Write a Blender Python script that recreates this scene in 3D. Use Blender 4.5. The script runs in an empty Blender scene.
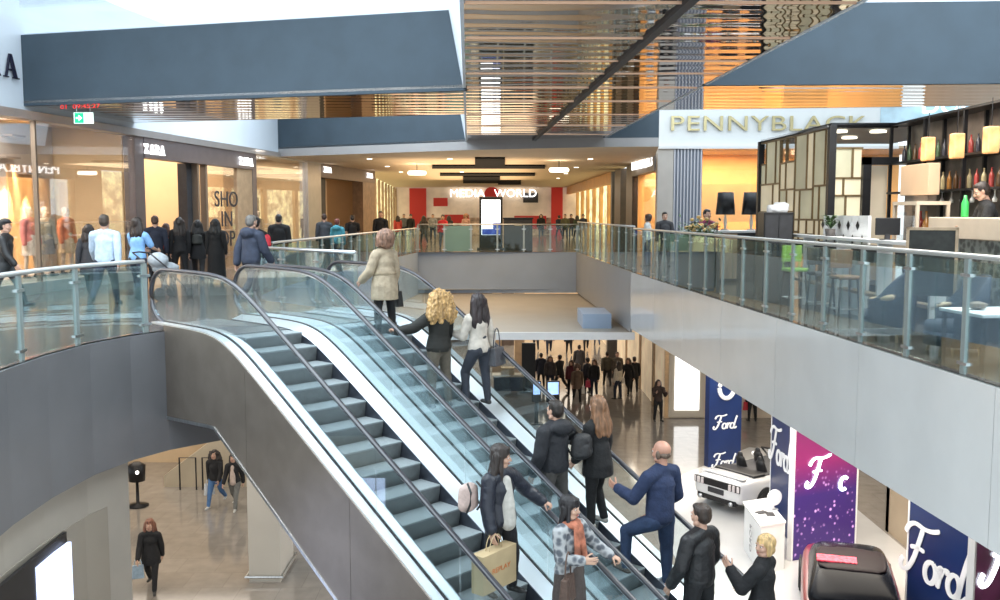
import bpy, bmesh, math, random
from mathutils import Vector, Matrix, noise
random.seed(7)
PI = math.pi
S = bpy.context.scene
C = S.collection
# ------------------------------------------------------------------ camera (photo frame 1000 x 600)
FPX, PITCH, EYE = 945.0, 0.092, 1.85
cam = bpy.data.cameras.new('camera'); camo = bpy.data.objects.new('camera', cam); C.objects.link(camo)
cam.sensor_width = 36; cam.lens = FPX*36/1000; cam.clip_end = 400
camo.location = (0, 0, EYE); camo.rotation_euler = (PI/2-PITCH, 0, 0)
S.camera = camo
def ray(px, py):
    a = (px-500)/FPX; b = (300-py)/FPX; c, s = math.cos(PITCH), math.sin(PITCH)
    return Vector((a, c+b*s, -s+b*c))
def atz(px, py, z):
    r = ray(px, py); return r*((z-EYE)/r.z)+Vector((0, 0, EYE))
def aty(px, py, Y):
    r = ray(px, py); return r*(Y/r.y)+Vector((0, 0, EYE))
LOW = -6.6
# ------------------------------------------------------------------ materials
MATS = {}
def mat(name, col=(.5,.5,.5), rough=.5, metal=0., var=.0, scale=8., bump=0., bscale=None, emit=0., spec=.5, coat=0., col2=None, tex='noise', stretch=(1,1,1), emcol=None):
    if name in MATS: return MATS[name]
    m = bpy.data.materials.new(name); m.use_nodes = True
    nt = m.node_tree; b = nt.nodes['Principled BSDF']
    b.inputs['Base Color'].default_value = (*col, 1); b.inputs['Roughness'].default_value = rough
    b.inputs['Metallic'].default_value = metal; b.inputs['Specular IOR Level'].default_value = spec
    b.inputs['Coat Weight'].default_value = coat; b.inputs['Coat Roughness'].default_value = .05
    tc = nt.nodes.new('ShaderNodeTexCoord'); mp = nt.nodes.new('ShaderNodeMapping'); mp.inputs['Scale'].default_value = stretch
    nt.links.new(tc.outputs['Object'], mp.inputs['Vector'])
    if var > 0 or col2:
        if tex == 'noise':
            n = nt.nodes.new('ShaderNodeTexNoise'); n.inputs['Scale'].default_value = scale; n.inputs['Detail'].default_value = 4
        elif tex == 'wave':
            n = nt.nodes.new('ShaderNodeTexWave'); n.inputs['Scale'].default_value = scale; n.inputs['Distortion'].default_value = 1.5
        else:
            n = nt.nodes.new('ShaderNodeTexVoronoi'); n.inputs['Scale'].default_value = scale
        nt.links.new(mp.outputs['Vector'], n.inputs['Vector'])
        r = nt.nodes.new('ShaderNodeValToRGB')
        c2 = col2 or tuple(max(0, c*(1-var)) for c in col)
        c1 = col if col2 else tuple(min(1, c*(1+var*.6)) for c in col)
        r.color_ramp.elements[0].position = .35; r.color_ramp.elements[1].position = .65
        r.color_ramp.elements[0].color = (*c2, 1); r.color_ramp.elements[1].color = (*c1, 1)
        nt.links.new(n.outputs[0], r.inputs['Fac']); nt.links.new(r.outputs['Color'], b.inputs['Base Color'])
        if emit > 0: nt.links.new(r.outputs['Color'], b.inputs['Emission Color'])
    if bump > 0:
        n2 = nt.nodes.new('ShaderNodeTexNoise'); n2.inputs['Scale'].default_value = bscale or scale*2; n2.inputs['Detail'].default_value = 3
        nt.links.new(mp.outputs['Vector'], n2.inputs['Vector'])
        bp = nt.nodes.new('ShaderNodeBump'); bp.inputs['Strength'].default_value = bump; bp.inputs['Distance'].default_value = .02
        nt.links.new(n2.outputs[0], bp.inputs['Height']); nt.links.new(bp.outputs['Normal'], b.inputs['Normal'])
    if emit > 0:
        b.inputs['Emission Strength'].default_value = emit
        if not (var > 0 or col2): b.inputs['Emission Color'].default_value = (*(emcol or col), 1)
    MATS[name] = m; return m
def glass(name, tint=(.86,.93,.92), refl=.5, rough=.0, body=0., bodycol=(.5,.7,.7)):
    if name in MATS: return MATS[name]
    m = bpy.data.materials.new(name); m.use_nodes = True; nt = m.node_tree; nt.nodes.clear()
    o = nt.nodes.new('ShaderNodeOutputMaterial'); t = nt.nodes.new('ShaderNodeBsdfTransparent'); g = nt.nodes.new('ShaderNodeBsdfGlossy')
    t.inputs['Color'].default_value = (*tint, 1); g.inputs['Roughness'].default_value = rough; g.inputs['Color'].default_value = (.95,.97,1,1)
    fr = nt.nodes.new('ShaderNodeFresnel'); fr.inputs['IOR'].default_value = 1.5
    mu = nt.nodes.new('ShaderNodeMath'); mu.operation = 'MULTIPLY'; mu.inputs[1].default_value = refl; nt.links.new(fr.outputs[0], mu.inputs[0])
    mx = nt.nodes.new('ShaderNodeMixShader'); nt.links.new(mu.outputs[0], mx.inputs[0])
    if body > 0:
        d = nt.nodes.new('ShaderNodeBsdfDiffuse'); d.inputs['Color'].default_value = (*bodycol, 1)
        m2 = nt.nodes.new('ShaderNodeMixShader'); m2.inputs[0].default_value = body
        nt.links.new(t.outputs[0], m2.inputs[1]); nt.links.new(d.outputs[0], m2.inputs[2]); nt.links.new(m2.outputs[0], mx.inputs[1])
    else: nt.links.new(t.outputs[0], mx.inputs[1])
    nt.links.new(g.outputs[0], mx.inputs[2]); nt.links.new(mx.outputs[0], o.inputs['Surface'])
    MATS[name] = m; return m
def tilemat(name, c1, c2, grout, sx, sy, rough=.12, bumpw=.0, spec=.5):
    m = bpy.data.materials.new(name); m.use_nodes = True; nt = m.node_tree; b = nt.nodes['Principled BSDF']
    tc = nt.nodes.new('ShaderNodeTexCoord'); br = nt.nodes.new('ShaderNodeTexBrick')
    br.offset = .5; br.inputs['Color1'].default_value = (*c1,1); br.inputs['Color2'].default_value = (*c2,1); br.inputs['Mortar'].default_value = (*grout,1)
    br.inputs['Scale'].default_value = 1; br.inputs['Brick Width'].default_value = sx; br.inputs['Row Height'].default_value = sy; br.inputs['Mortar Size'].default_value = .006
    nt.links.new(tc.outputs['Object'], br.inputs['Vector'])
    n = nt.nodes.new('ShaderNodeTexNoise'); n.inputs['Scale'].default_value = 3; n.inputs['Detail'].default_value = 6
    nt.links.new(tc.outputs['Object'], n.inputs['Vector'])
    mx = nt.nodes.new('ShaderNodeMix'); mx.data_type = 'RGBA'; mx.blend_type = 'OVERLAY'; mx.inputs[0].default_value = .25
    nt.links.new(br.outputs['Color'], mx.inputs[6]); nt.links.new(n.outputs[0], mx.inputs[7]); nt.links.new(mx.outputs[2], b.inputs['Base Color'])
    b.inputs['Roughness'].default_value = rough; b.inputs['Specular IOR Level'].default_value = spec
    MATS[name] = m; return m
# ------------------------------------------------------------------ mesh builder
class MB:
    def __init__(s): s.v = []; s.f = []; s.m = []
    def add(s, vs, fs, mi=0):
        o = len(s.v); s.v += [tuple(v) for v in vs]
        for f in fs: s.f.append([o+i for i in f]); s.m.append(mi)
    def box(s, c, d, rot=None, mi=0):
        x, y, z = d[0]/2, d[1]/2, d[2]/2
        vs = [Vector((i*x, j*y, k*z)) for k in (-1,1) for j in (-1,1) for i in (-1,1)]
        if rot is not None: vs = [rot @ v for v in vs]
        c = Vector(c); s.add([v+c for v in vs], [(0,2,3,1),(4,5,7,6),(0,1,5,4),(2,6,7,3),(0,4,6,2),(1,3,7,5)], mi)
        return s
    def bbox(s, a, b, mi=0):
        return s.box([(a[i]+b[i])/2 for i in range(3)], [abs(b[i]-a[i]) for i in range(3)], None, mi)
    def quad(s, a, b, c, d, mi=0): s.add([a,b,c,d], [(0,1,2,3)], mi); return s
    def prism(s, poly, z0, z1, mi=0):
        n = len(poly); s.add([(p[0],p[1],z0) for p in poly]+[(p[0],p[1],z1) for p in poly],
            [tuple(range(n-1,-1,-1)), tuple(range(n,2*n))]+[(i,(i+1)%n,n+(i+1)%n,n+i) for i in range(n)], mi); return s
    def sweep(s, prof, path_fn, n, mi=0, closed=True):  # prof points mapped by path_fn(i, p)
        k = len(prof); vs = []
        for i in range(n): vs += [path_fn(i, p) for p in prof]
        fs = []
        for i in range(n-1):
            for j in range(k if closed else k-1): fs.append((i*k+j, i*k+(j+1)%k, (i+1)*k+(j+1)%k, (i+1)*k+j))
        if closed: fs += [tuple(range(k-1,-1,-1)), tuple(range((n-1)*k, n*k))]
        s.add(vs, fs, mi); return s
    def tube(s, path, r, seg=8, mi=0, flat=None, close=False):
        path = [Vector(p) for p in path]; n = len(path); vs = []; up = Vector((0,0,1))
        rs = r if isinstance(r, (list,tuple)) else [r]*n
        for i, p in enumerate(path):
            t = (path[min(i+1,n-1)]-path[max(i-1,0)])
            if close: t = path[(i+1)%n]-path[(i-1)%n]
            t.normalize(); a = t.cross(up)
            if a.length < .05: a = t.cross(Vector((0,1,0)))
            a.normalize(); b = a.cross(t); 
            k = flat or 1
            for j in range(seg):
                w = 2*PI*j/seg; vs.append(p+(a*math.cos(w)*k+b*math.sin(w))*rs[i])
        fs = []
        for i in range(n if close else n-1):
            for j in range(seg): fs.append((i*seg+j, i*seg+(j+1)%seg, ((i+1)%n)*seg+(j+1)%seg, ((i+1)%n)*seg+j))
        if not close: fs += [tuple(range(seg-1,-1,-1)), tuple(range((n-1)*seg, n*seg))]
        s.add(vs, fs, mi); return s
    def lathe(s, prof, c=(0,0,0), seg=20, mi=0, sx=1, sy=1):
        vs = []; k = len(prof)
        for r, z in prof:
            for j in range(seg):
                w = 2*PI*j/seg; vs.append((c[0]+r*sx*math.cos(w), c[1]+r*sy*math.sin(w), c[2]+z))
        fs = [(i*seg+j, i*seg+(j+1)%seg, (i+1)*seg+(j+1)%seg, (i+1)*seg+j) for i in range(k-1) for j in range(seg)]
        fs += [tuple(range(seg-1,-1,-1)), tuple(range((k-1)*seg, k*seg))]
        s.add(vs, fs, mi); return s
    def ell(s, c, r, R=None, seg=14, rings=9, mi=0):
        c = Vector(c); vs = [c+((R @ Vector((0,0,-r[2]))) if R else Vector((0,0,-r[2])))]
        for i in range(1, rings):
            t = PI*i/rings
            for j in range(seg):
                w = 2*PI*j/seg; p = Vector((r[0]*math.sin(t)*math.cos(w), r[1]*math.sin(t)*math.sin(w), -r[2]*math.cos(t)))
                vs.append(c+(R @ p if R else p))
        vs.append(c+((R @ Vector((0,0,r[2]))) if R else Vector((0,0,r[2])))); L = len(vs)-1; fs = []
        for j in range(seg): fs.append((0, 1+(j+1)%seg, 1+j)); fs.append((L, L-seg+j, L-seg+(j+1)%seg))
        for i in range(rings-2):
            for j in range(seg):
                a = 1+i*seg; fs.append((a+j, a+(j+1)%seg, a+seg+(j+1)%seg, a+seg+j))
        s.add(vs, fs, mi); return s
    def cap(s, a, b, ra, rb, flat=1., fdir=None, seg=14, mi=0):
        a = Vector(a); b = Vector(b); t = b-a; L = t.length
        if L < 1e-6: t = Vector((0,0,1))
        t.normalize(); u = t.cross(Vector((0,1,0)) if abs(t.y) < .9 else Vector((1,0,0))); u.normalize(); w = t.cross(u)
        rows = []
        for i in range(1, 5): th = PI/2*(1-i/4); rows.append((a-t*ra*math.sin(th), ra*math.cos(th)))
        for i in range(0, 4): th = PI/2*i/4; rows.append((b+t*rb*math.sin(th), rb*math.cos(th)))
        vs = [a-t*ra]
        for c, r in rows:
            for j in range(seg): q = 2*PI*j/seg; vs.append(c+(u*math.cos(q)+w*math.sin(q))*r)
        vs.append(b+t*rb)
        if fdir is not None:
            d = Vector(fdir).normalized()
            def fl(p): 
                q = p-(a+t*((p-a).dot(t))); return p+d*(q.dot(d)*(flat-1))
            vs = [fl(p) for p in vs]
        Lx = len(vs)-1; n = len(rows); fs = []
        for j in range(seg): fs.append((0, 1+(j+1)%seg, 1+j)); fs.append((Lx, Lx-seg+j, Lx-seg+(j+1)%seg))
        for i in range(n-1):
            for j in range(seg):
                k = 1+i*seg; fs.append((k+j, k+(j+1)%seg, k+seg+(j+1)%seg, k+seg+j))
        s.add(vs, fs, mi); return s
    def mesh(s, name, mats, smooth=False, bevel=0, fix=True):
        me = bpy.data.meshes.new(name); me.from_pydata(s.v, [], s.f)
        for m in (mats if isinstance(mats, (list,tuple)) else [mats]): me.materials.append(m)
        me.polygons.foreach_set('material_index', s.m)
        if fix:
            bm = bmesh.new(); bm.from_mesh(me)
            bmesh.ops.recalc_face_normals(bm, faces=bm.faces)
            if bevel: bmesh.ops.bevel(bm, geom=[e for e in bm.edges if len(e.link_faces)==2 and e.calc_face_angle(0)>.6], offset=bevel, segments=2, affect='EDGES', profile=.5)
            bm.to_mesh(me); bm.free()
        if smooth: me.shade_smooth()
        me.update(); return me
    def build(s, name, mats, parent=None, smooth=False, bevel=0, loc=None, rotz=None, fix=True):
        return link(name, s.mesh(name, mats, smooth, bevel, fix), parent, loc, rotz)
def link(name, me, parent=None, loc=None, rotz=None):
    o = bpy.data.objects.new(name, me); C.objects.link(o)
    if parent: o.parent = parent
    if loc is not None: o.location = loc
    if rotz is not None: o.rotation_euler = (0,0,rotz)
    return o
def tag(o, label=None, cat=None, group=None, kind=None):
    if label: o['label'] = label
    if cat: o['category'] = cat
    if group: o['group'] = group
    if kind: o['kind'] = kind
    return o
def thing(name, label, cat, loc=(0,0,0), rotz=0, group=None):
    o = bpy.data.objects.new(name, None); C.objects.link(o); o.location = loc; o.rotation_euler = (0,0,rotz)
    o.empty_display_size = .1
    return tag(o, label, cat, group)
def struct(name, mb, m, **k): return tag(mb.build(name, m, **k), kind='structure')
def dup(root, loc, rotz, label=None):
    r = root.copy(); C.objects.link(r); r.location = loc; r.rotation_euler = (0,0,rotz)
    if label: r['label'] = label
    for ch in list(root.children):
        c = ch.copy(); C.objects.link(c); c.parent = r
        for g in list(ch.children):
            d = g.copy(); C.objects.link(d); d.parent = c
    return r
# ------------------------------------------------------------------ voxel union of rounded pieces into one skin
def bake(mb, voxel, smooth=3, wrinkle=0., wscale=6., fac=.5, zst=1.6, hem=None):
    me = mb.mesh('tmp', [mat('plain')], fix=False); o = bpy.data.objects.new('tmp', me); C.objects.link(o)
    r = o.modifiers.new('r', 'REMESH'); r.mode = 'VOXEL'; r.voxel_size = voxel; r.adaptivity = 0
    if smooth: q = o.modifiers.new('s', 'SMOOTH'); q.iterations = smooth; q.factor = fac
    dg = bpy.context.evaluated_depsgraph_get(); ev = o.evaluated_get(dg)
    out = bpy.data.meshes.new_from_object(ev); bpy.data.objects.remove(o); bpy.data.meshes.remove(me)
    out.materials.clear()
    if wrinkle:
        off = Vector((random.random()*50, random.random()*50, 0))
        vs = [v.co.copy() for v in out.vertices]; ns = [v.normal.copy() for v in out.vertices]
        for v, c, n in zip(out.vertices, vs, ns):
            v.co = c+n*(wrinkle*noise.noise(Vector((c.x*wscale, c.y*wscale, c.z*wscale*zst))+off))
    if hem is not None:   # cut the lower edge straight
        bm = bmesh.new(); bm.from_mesh(out); bmesh.ops.bisect_plane(bm, geom=bm.verts[:]+bm.edges[:]+bm.faces[:], plane_co=(0,0,hem), plane_no=(0,0,-1), clear_outer=True); bm.to_mesh(out); bm.free()
    return out
def joinm(name, items):   # items: (mesh, matrix or None, [materials per its slot])
    bm = bmesh.new(); mats = []
    for me, M, ms in items:
        n0 = len(bm.verts); f0 = len(bm.faces); bm.from_mesh(me); bm.verts.ensure_lookup_table(); bm.faces.ensure_lookup_table()
        if M is not None:
            for v in bm.verts[n0:]: v.co = M @ v.co
        idx = []
        for m in ms:
            if m not in mats: mats.append(m)
            idx.append(mats.index(m))
        for f in bm.faces[f0:]: f.material_index = idx[min(f.material_index, len(idx)-1)]; f.smooth = True
    out = bpy.data.meshes.new(name); bm.to_mesh(out); bm.free()
    for m in mats: out.materials.append(m)
    return out
def text(s, size=1., extrude=.02, xs=1., spacing=1.):
    cu = bpy.data.curves.new('t', 'FONT'); cu.body = s; cu.size = size; cu.extrude = extrude; cu.align_x = 'CENTER'; cu.align_y = 'CENTER'; cu.space_character = spacing
    o = bpy.data.objects.new('t', cu); C.objects.link(o)
    dg = bpy.context.evaluated_depsgraph_get(); me = bpy.data.meshes.new_from_object(o.evaluated_get(dg)); bpy.data.objects.remove(o)
    for v in me.vertices: v.co.x *= xs
    return me
def put_text(name, me, m, parent, origin, xdir, up=(0,0,1)):   # lettering standing in a plane
    me.materials.clear(); me.materials.append(m)
    x = Vector(xdir).normalized(); z = Vector(up).normalized(); n = x.cross(z)
    M = Matrix((x, z, n)).transposed().to_4x4(); M.translation = Vector(origin)
    for v in me.vertices: v.co = M @ v.co
    return link(name, me, parent)
# ------------------------------------------------------------------ people
def arc(c, r, a0, a1, n=10): return [(c[0]+r[0]*math.cos(a0+(a1-a0)*i/n), c[1]+r[1]*math.sin(a0+(a1-a0)*i/n)) for i in range(n+1)]
def make_head():
    b = MB()
    b.ell((0,-.06,.64), (.335,.43,.35)); b.ell((0,.06,.44), (.29,.33,.40)); b.ell((0,.15,.16), (.19,.2,.15)); b.ell((0,.22,.1), (.09,.12,.09))
    for s in (-1,1):
        b.ell((s*.17,.25,.36), (.11,.1,.1)); b.ell((s*.14,.31,.58), (.13,.07,.05)); b.ell((s*.34,-.02,.46), (.04,.08,.13)); b.cap((s*.25,.0,.2), (s*.12,.2,.1), .1, .09)
    b.cap((0,.35,.54), (0,.45,.37), .03, .055); b.ell((0,.40,.345), (.075,.07,.04)); b.cap((0,-.08,.2), (0,-.1,-.2), .21, .22)
    h = bake(b, .03, 2); return h
HEAD = make_head()
fb = MB()
for s in (-1,1):
    fb.ell((s*.14,.335,.5), (.068,.04,.035), mi=0); fb.ell((s*.14,.365,.5), (.03,.018,.03), mi=1); fb.ell((s*.145,.36,.6), (.085,.03,.016), mi=2)
fb.ell((0,.385,.235), (.10,.045,.022), mi=3); fb.ell((0,.38,.2), (.08,.045,.025), mi=3)
FACE = fb.mesh('face', [mat('plain')]*4)
def make_hand(curl, spread=.12):
    # right hand, wrist at origin, fingers along -z, palm facing -x (towards body), thumb forward (+y)
    b = MB(); b.cap((0,0,.02), (0,0,-.03), .026, .03, .62, (1,0,0)); b.cap((0,.012,-.04), (0,.018,-.085), .03, .022, .6, (1,0,0)); b.cap((0,-.014,-.04), (0,-.022,-.08), .03, .02, .6, (1,0,0))
    for k, (y, L) in enumerate([(.033,.072),(.011,.082),(-.011,.076),(-.032,.06)]):
        p = Vector((0,y,-.09)); ang = 0; sp = (1.5-k)*spread*.35
        for j, fr in enumerate((.45,.32,.23)):
            ang += curl*(.7 if j == 0 else 1.0)
            q = p+Vector((-math.sin(ang), sp*math.cos(ang)*.6, -math.cos(ang)))*L*fr
            b.cap(p, q, .0098-.001*j, .0092-.001*j, seg=8); p = q
    t = Vector((-.004,.03,-.03)); 
    for j, (d, L) in enumerate([((-.25,.75,-.6),.035),((-.45-curl*.4,.4,-.8),.032),((-.5-curl*.5,.1,-.8),.026)]):
        q = t+Vector(d).normalized()*L; b.cap(t, q, .0125-.0015*j, .0115-.0015*j, seg=8); t = q
    return b
HANDS = {}
for nm, c in (('relaxed',.32),('grip',1.1)):
    hb = make_hand(c); HANDS[nm,2] = bake(hb, .0035, 2); HANDS[nm,1] = bake(hb, .006, 1); HANDS[nm,0] = HANDS[nm,1]
def fabric(col, rough=.8, var=.14, scale=14, bump=.5, **k):
    nm = 'fabric_%02d_%02d_%02d_%d' % (col[0]*99, col[1]*99, col[2]*99, rough*10)
    if k: nm += '_'+str(abs(hash(str(sorted(k.items()))))%9999)
    return mat(nm, col, rough, 0, var, scale, bump, 30, **k)
def hairm(col): return mat('hair_%02d_%02d_%02d' % tuple(c*99 for c in col), col, .45, 0, .5, 26, .6, 60, stretch=(1,1,.15))
def skinm(col=(.55,.33,.24)): return mat('skin_%02d_%02d' % (col[0]*99, col[2]*99), col, .5, 0, .08, 6)
def rotmat(yaw=0, pitch=0, roll=0):
    return (Matrix.Rotation(yaw,3,'Z') @ Matrix.Rotation(pitch,3,'X') @ Matrix.Rotation(roll,3,'Y'))
DEG = PI/180
POSES = {
 'stand': dict(L=(2,3,4), R=(-2,2,4)),
 'relax': dict(L=(12,16,6), R=(-3,2,4)),
 'walk': dict(L=(24,6,2), R=(-18,24,2), armL=('swing',-18,14), armR=('swing',20,20), lean=4),
 'walk2': dict(R=(22,6,2), L=(-20,28,2), armR=('swing',-16,14), armL=('swing',22,25), lean=4),
}
def person(label, loc, rot, h=1.7, fem=False, top=None, bottom=None, hair=None, shoe=(.03,.03,.03), pose='stand', skin=(.55,.33,.24), lod=0, extra=None, cat='person', name='person'):
    P = dict(POSES['stand']); P.update(POSES[pose] if isinstance(pose, str) else pose)
    top = dict(dict(kind='jacket', col=(.02,.02,.025), sleeve=1., rough=.8), **(top or {})); bottom = dict(dict(kind='trousers', col=(.03,.03,.04)), **(bottom or {}))
    hair = dict(dict(kind='short', col=(.03,.02,.015)), **(hair or {}))
    vox = {0:.026, 1:.022, 2:.015}[lod]; wr = {0:0, 1:.004, 2:.0075}[lod]
    root = thing(name, label, cat, loc, rot)
    sw = .104 if fem else .119; hw = .056; lean = P.get('lean',0)*DEG; tw = P.get('twist',0)*DEG; side = P.get('side',0)*DEG
    # skeleton
    J = {}
    for k, s in (('L',-1),('R',1)):
        fx, kn, ab = [a*DEG for a in P[k]]; hip = Vector((s*hw*h,0,.515*h))
        d1 = Vector((s*math.sin(ab), math.sin(fx), -math.cos(fx))).normalized(); d2 = Vector((s*math.sin(ab)*.5, math.sin(fx-kn), -math.cos(fx-kn))).normalized()
        knee = hip+d1*.243*h; ank = knee+d2*.238*h; J['hip'+k], J['knee'+k], J['ank'+k] = hip, knee, ank
        fp = P.get('foot'+k, 0)*DEG; J['fd'+k] = Vector((s*.18, math.cos(fp), math.sin(fp))).normalized()
    low = min(J['ankL'].z, J['ankR'].z)-.036*h
    dz = Vector((0,0,-low))
    for k in list(J):
        if not k.startswith('fd'): J[k] = J[k]+dz
    pel = Vector((0,0,.535*h))+dz; Rz = Matrix.Rotation(tw,3,'Z'); X = Rz @ Vector((1,0,0)); F = Rz @ Vector((0,1,0))
    U = Vector((math.sin(side), math.sin(lean), math.cos(lean))).normalized()
    neck = pel+U*.283*h; chest = pel+U*.19*h; waist = pel+U*.085*h
    for k, s in (('L',-1),('R',1)):
        sh = neck-U*.030*h+X*s*sw*h; a = P.get('arm'+k, ('swing',2,10)); ul, fl = .172*h, .150*h
        if a[0] == 'swing':
            f, e = a[1]*DEG, a[2]*DEG; out = (a[3] if len(a) > 3 else 9)*DEG
            d1 = (F*math.sin(f)-U*math.cos(f)+X*s*math.sin(out)).normalized(); el = sh+d1*ul
            d2 = (F*math.sin(f+e)-U*math.cos(f+e)+X*s*math.sin(out)*.2).normalized(); wr_ = el+d2*fl
        else:
            T = Vector(a[1])*h+(dz if len(a) < 4 else Vector()); d = T-sh; D = min(d.length, (ul+fl)*.985); dn = d.normalized(); T = sh+dn*D
            ca = (ul*ul+D*D-fl*fl)/(2*ul*D); aa = math.acos(max(-1,min(1,ca))); pole = Vector(a[2]) if len(a) > 2 and a[2] else (X*s*.5-F*.6-U*.6)
            pp = (pole-dn*pole.dot(dn)).normalized(); el = sh+(dn*math.cos(aa)+pp*math.sin(aa))*ul; wr_ = T
        J['sh'+k], J['el'+k], J['wr'+k] = sh, el, wr_
    hy, hp = P.get('head', (0,0)); HR = rotmat(hy*DEG+tw, hp*DEG); hs = .152*h; hb = neck+U*.042*h
    HM = HR.to_4x4() @ Matrix.Scale(hs, 4); HM = HM @ Matrix.Diagonal((.97,.95,1,1)); HM.translation = hb
    # body: one skin
    b = MB()
    b.cap(neck-U*.03*h, hb+U*.02*h, .036*h, .034*h); b.cap(pel, chest, .062*h, .066*h, 1.35, X); b.cap(chest, neck-U*.03*h, .07*h, .05*h, 1.4, X)
    for k in 'LR':
        b.cap(J['sh'+k], J['el'+k], .028*h, .023*h); b.cap(J['el'+k], J['wr'+k], .024*h, .0145*h)
        b.cap(J['hip'+k], J['knee'+k], .052*h, .031*h); b.cap(J['knee'+k], J['ank'+k], .032*h, .021*h)
    body = bake(b, vox, 2); sm = skinm(skin); hm = hairm(hair['col'])
    items = [(body, None, [sm]), (HEAD, HM, [sm]), (FACE, HM, [mat('eye_white',(.75,.72,.7),.3), mat('eye_dark',(.02,.015,.01),.2), hm, mat('lips',(.42,.16,.14),.5)])]
    for k, s in (('L',-1),('R',1)):
        d = (J['wr'+k]-J['el'+k]).normalized(); st = P.get('hand'+k, 'relaxed')
        hd = P.get('hdir'+k); d2 = Vector(hd).normalized() if hd else d
        pn = P.get('palm'+k); inn = Vector(pn) if pn else -X*s
        z = -d2; x = (-inn-z*(-inn).dot(z)).normalized(); y = z.cross(x)
        if s < 0: y = -y; 
        M = Matrix((x, y, z)).transposed().to_4x4() @ Matrix.Scale(h/1.72*1.02, 4); M.translation = J['wr'+k]
        items.append((HANDS[st, lod], M, [sm]))
    link('body', joinm('body', items), root)
    # clothes
    G = .016*h+top.get('puff',0)
    cols = fabric(top['col'], top['rough'], **top.get('mk', {}))
    if not top.get('none'):
        t = MB(); kd = top['kind']
        bot = waist if kd == 'crop' else pel-U*.015*h
        t.cap(neck-U*.06*h, chest, .056*h+G*.4, .072*h+G*.7, 1.38 if not fem else 1.25, X); t.cap(chest, waist, .07*h+G*.7, (.058 if fem else .068)*h+G*.8, 1.3 if not fem else 1.22, X); t.cap(waist, bot, (.058 if fem else .068)*h+G*.8, (.072 if fem else .066)*h+G, 1.35, X)
        [t.cap(neck+U*.0*h, J['sh'+k], .046*h+G*.4, .040*h+G*.5) for k in 'LR']
        t.cap(neck-U*.02*h, neck+U*.012*h, .046*h+G*.4, .042*h+G*.3)
        if kd == 'coat':
            n = top.get('len', .3)
            e = pel-Vector((0,0,n*h)); t.cap(waist, pel-Vector((0,0,.05*h)), .074*h+G, .098*h+G, 1.15, X); t.cap(pel-Vector((0,0,.05*h)), e, .098*h+G, (.098+.03*n)*h+G, 1.12, X)
        if kd == 'hood':
            t.ell(neck-F*.07*h+U*.0*h, (.10*h,.06*h,.065*h), Rz)
        hem = (pel-Vector((0,0,top.get('len',.3)*h))).z-.015 if kd == 'coat' else bot.z-.035*h
        t2 = MB()
        for k, s in (('L',-1),('R',1)):
            sh, el, w = J['sh'+k], J['el'+k], J['wr'+k]; sl = top['sleeve']; t2.cap(sh, el if sl > .5 else sh.lerp(el, .75), .038*h+G*.7, .032*h+G*.7)
            if sl > .5: t2.cap(el, el.lerp(w, .93 if sl >= 1 else .6), .032*h+G*.7, .023*h+G*.8)
        me1 = bake(t, vox, 5 if lod else 4, wr*top.get('wr',1), 7, hem=hem); me2 = bake(t2, vox, 3, wr*top.get('wr',1), 9)
        me = joinm('top', [(me1, None, [cols]), (me2, None, [cols])]); bpy.data.meshes.remove(me1); bpy.data.meshes.remove(me2)
        link({'coat':'coat','hood':'hooded_jacket','tee':'shirt','shirt':'shirt','sweater':'sweater','dress':'dress'}.get(kd,'jacket'), me, root)
        if top.get('inner'):   # front strip of what is worn under an open jacket
            q = MB(); fo = F*(.032*h+G); q.cap(neck-U*.035*h+fo*.95, waist+fo*1.25, .034*h, .05*h, .9, F); q.cap(waist+fo*1.25, pel-U*.03*h+fo*1.35, .05*h, .058*h, .8, F)
            me = bake(q, vox*.8, 2); me.materials.append(fabric(top['inner'], .85)); me.shade_smooth(); link('sweater', me, root)
    t = MB(); kd = bottom['kind']; G = .009*h+bottom.get('puff',0)
    if kd == 'skirt':
        n = bottom.get('len',.3); t.cap(waist-U*.02*h, pel-Vector((0,0,.03*h)), .066*h+G, .08*h+G, 1.25, X); t.cap(pel-Vector((0,0,.03*h)), pel-Vector((0,0,n*h)), .085*h+G, (.09+.04*n)*h+G, 1.2, X)
    else:
        t.cap(waist-U*.01*h, pel-Vector((0,0,.02*h)), .062*h+G, .066*h+G, 1.3, X)
        if fem:
            for s in (-1,1): t.ell(pel+X*s*.042*h-F*.03*h-U*.03*h, (.05*h,.052*h,.055*h))
        for k in 'LR':
            kn, an = J['knee'+k], J['ank'+k]
            t.cap(J['hip'+k]+Vector((0,0,-.02*h)), kn, .055*h+G, .034*h+G); t.cap(kn, an+Vector((0,0,.01*h)), .035*h+G, (bottom.get('cuff',.025))*h+G*.8)
    me = bake(t, vox, 2 if lod else 3, wr*.8, 8, hem=(pel-Vector((0,0,bottom.get('len',.3)*h))).z if kd == 'skirt' else None); me.materials.append(fabric(bottom['col'], .85, **bottom.get('mk', {}))); me.shade_smooth()
    link('skirt' if kd == 'skirt' else 'trousers', me, root)
    for k in 'LR':
        a, d = J['ank'+k], J['fd'+k]; t = MB(); dn = Vector((0,0,-.022*h))
        t.cap(a+dn*.9-d*.022*h, a+dn+d*.085*h, .022*h, .019*h, 1.1, X); t.cap(a+Vector((0,0,.012*h)), a+dn*.6, .026*h, .027*h); t.cap(a+dn*.9+d*.03*h, a+dn*1.0+d*.1*h, .026*h, .017*h, .6, Vector((0,0,1)))
        me = bake(t, vox*.7 if lod == 2 else vox*.8, 1); me.materials.append(mat('shoe_%02d_%02d_%02d' % tuple(c*99 for c in shoe), shoe, .5, 0, .2, 20)); me.shade_smooth(); link('shoe', me, root)
    # hair
    hk = hair['kind']
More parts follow.
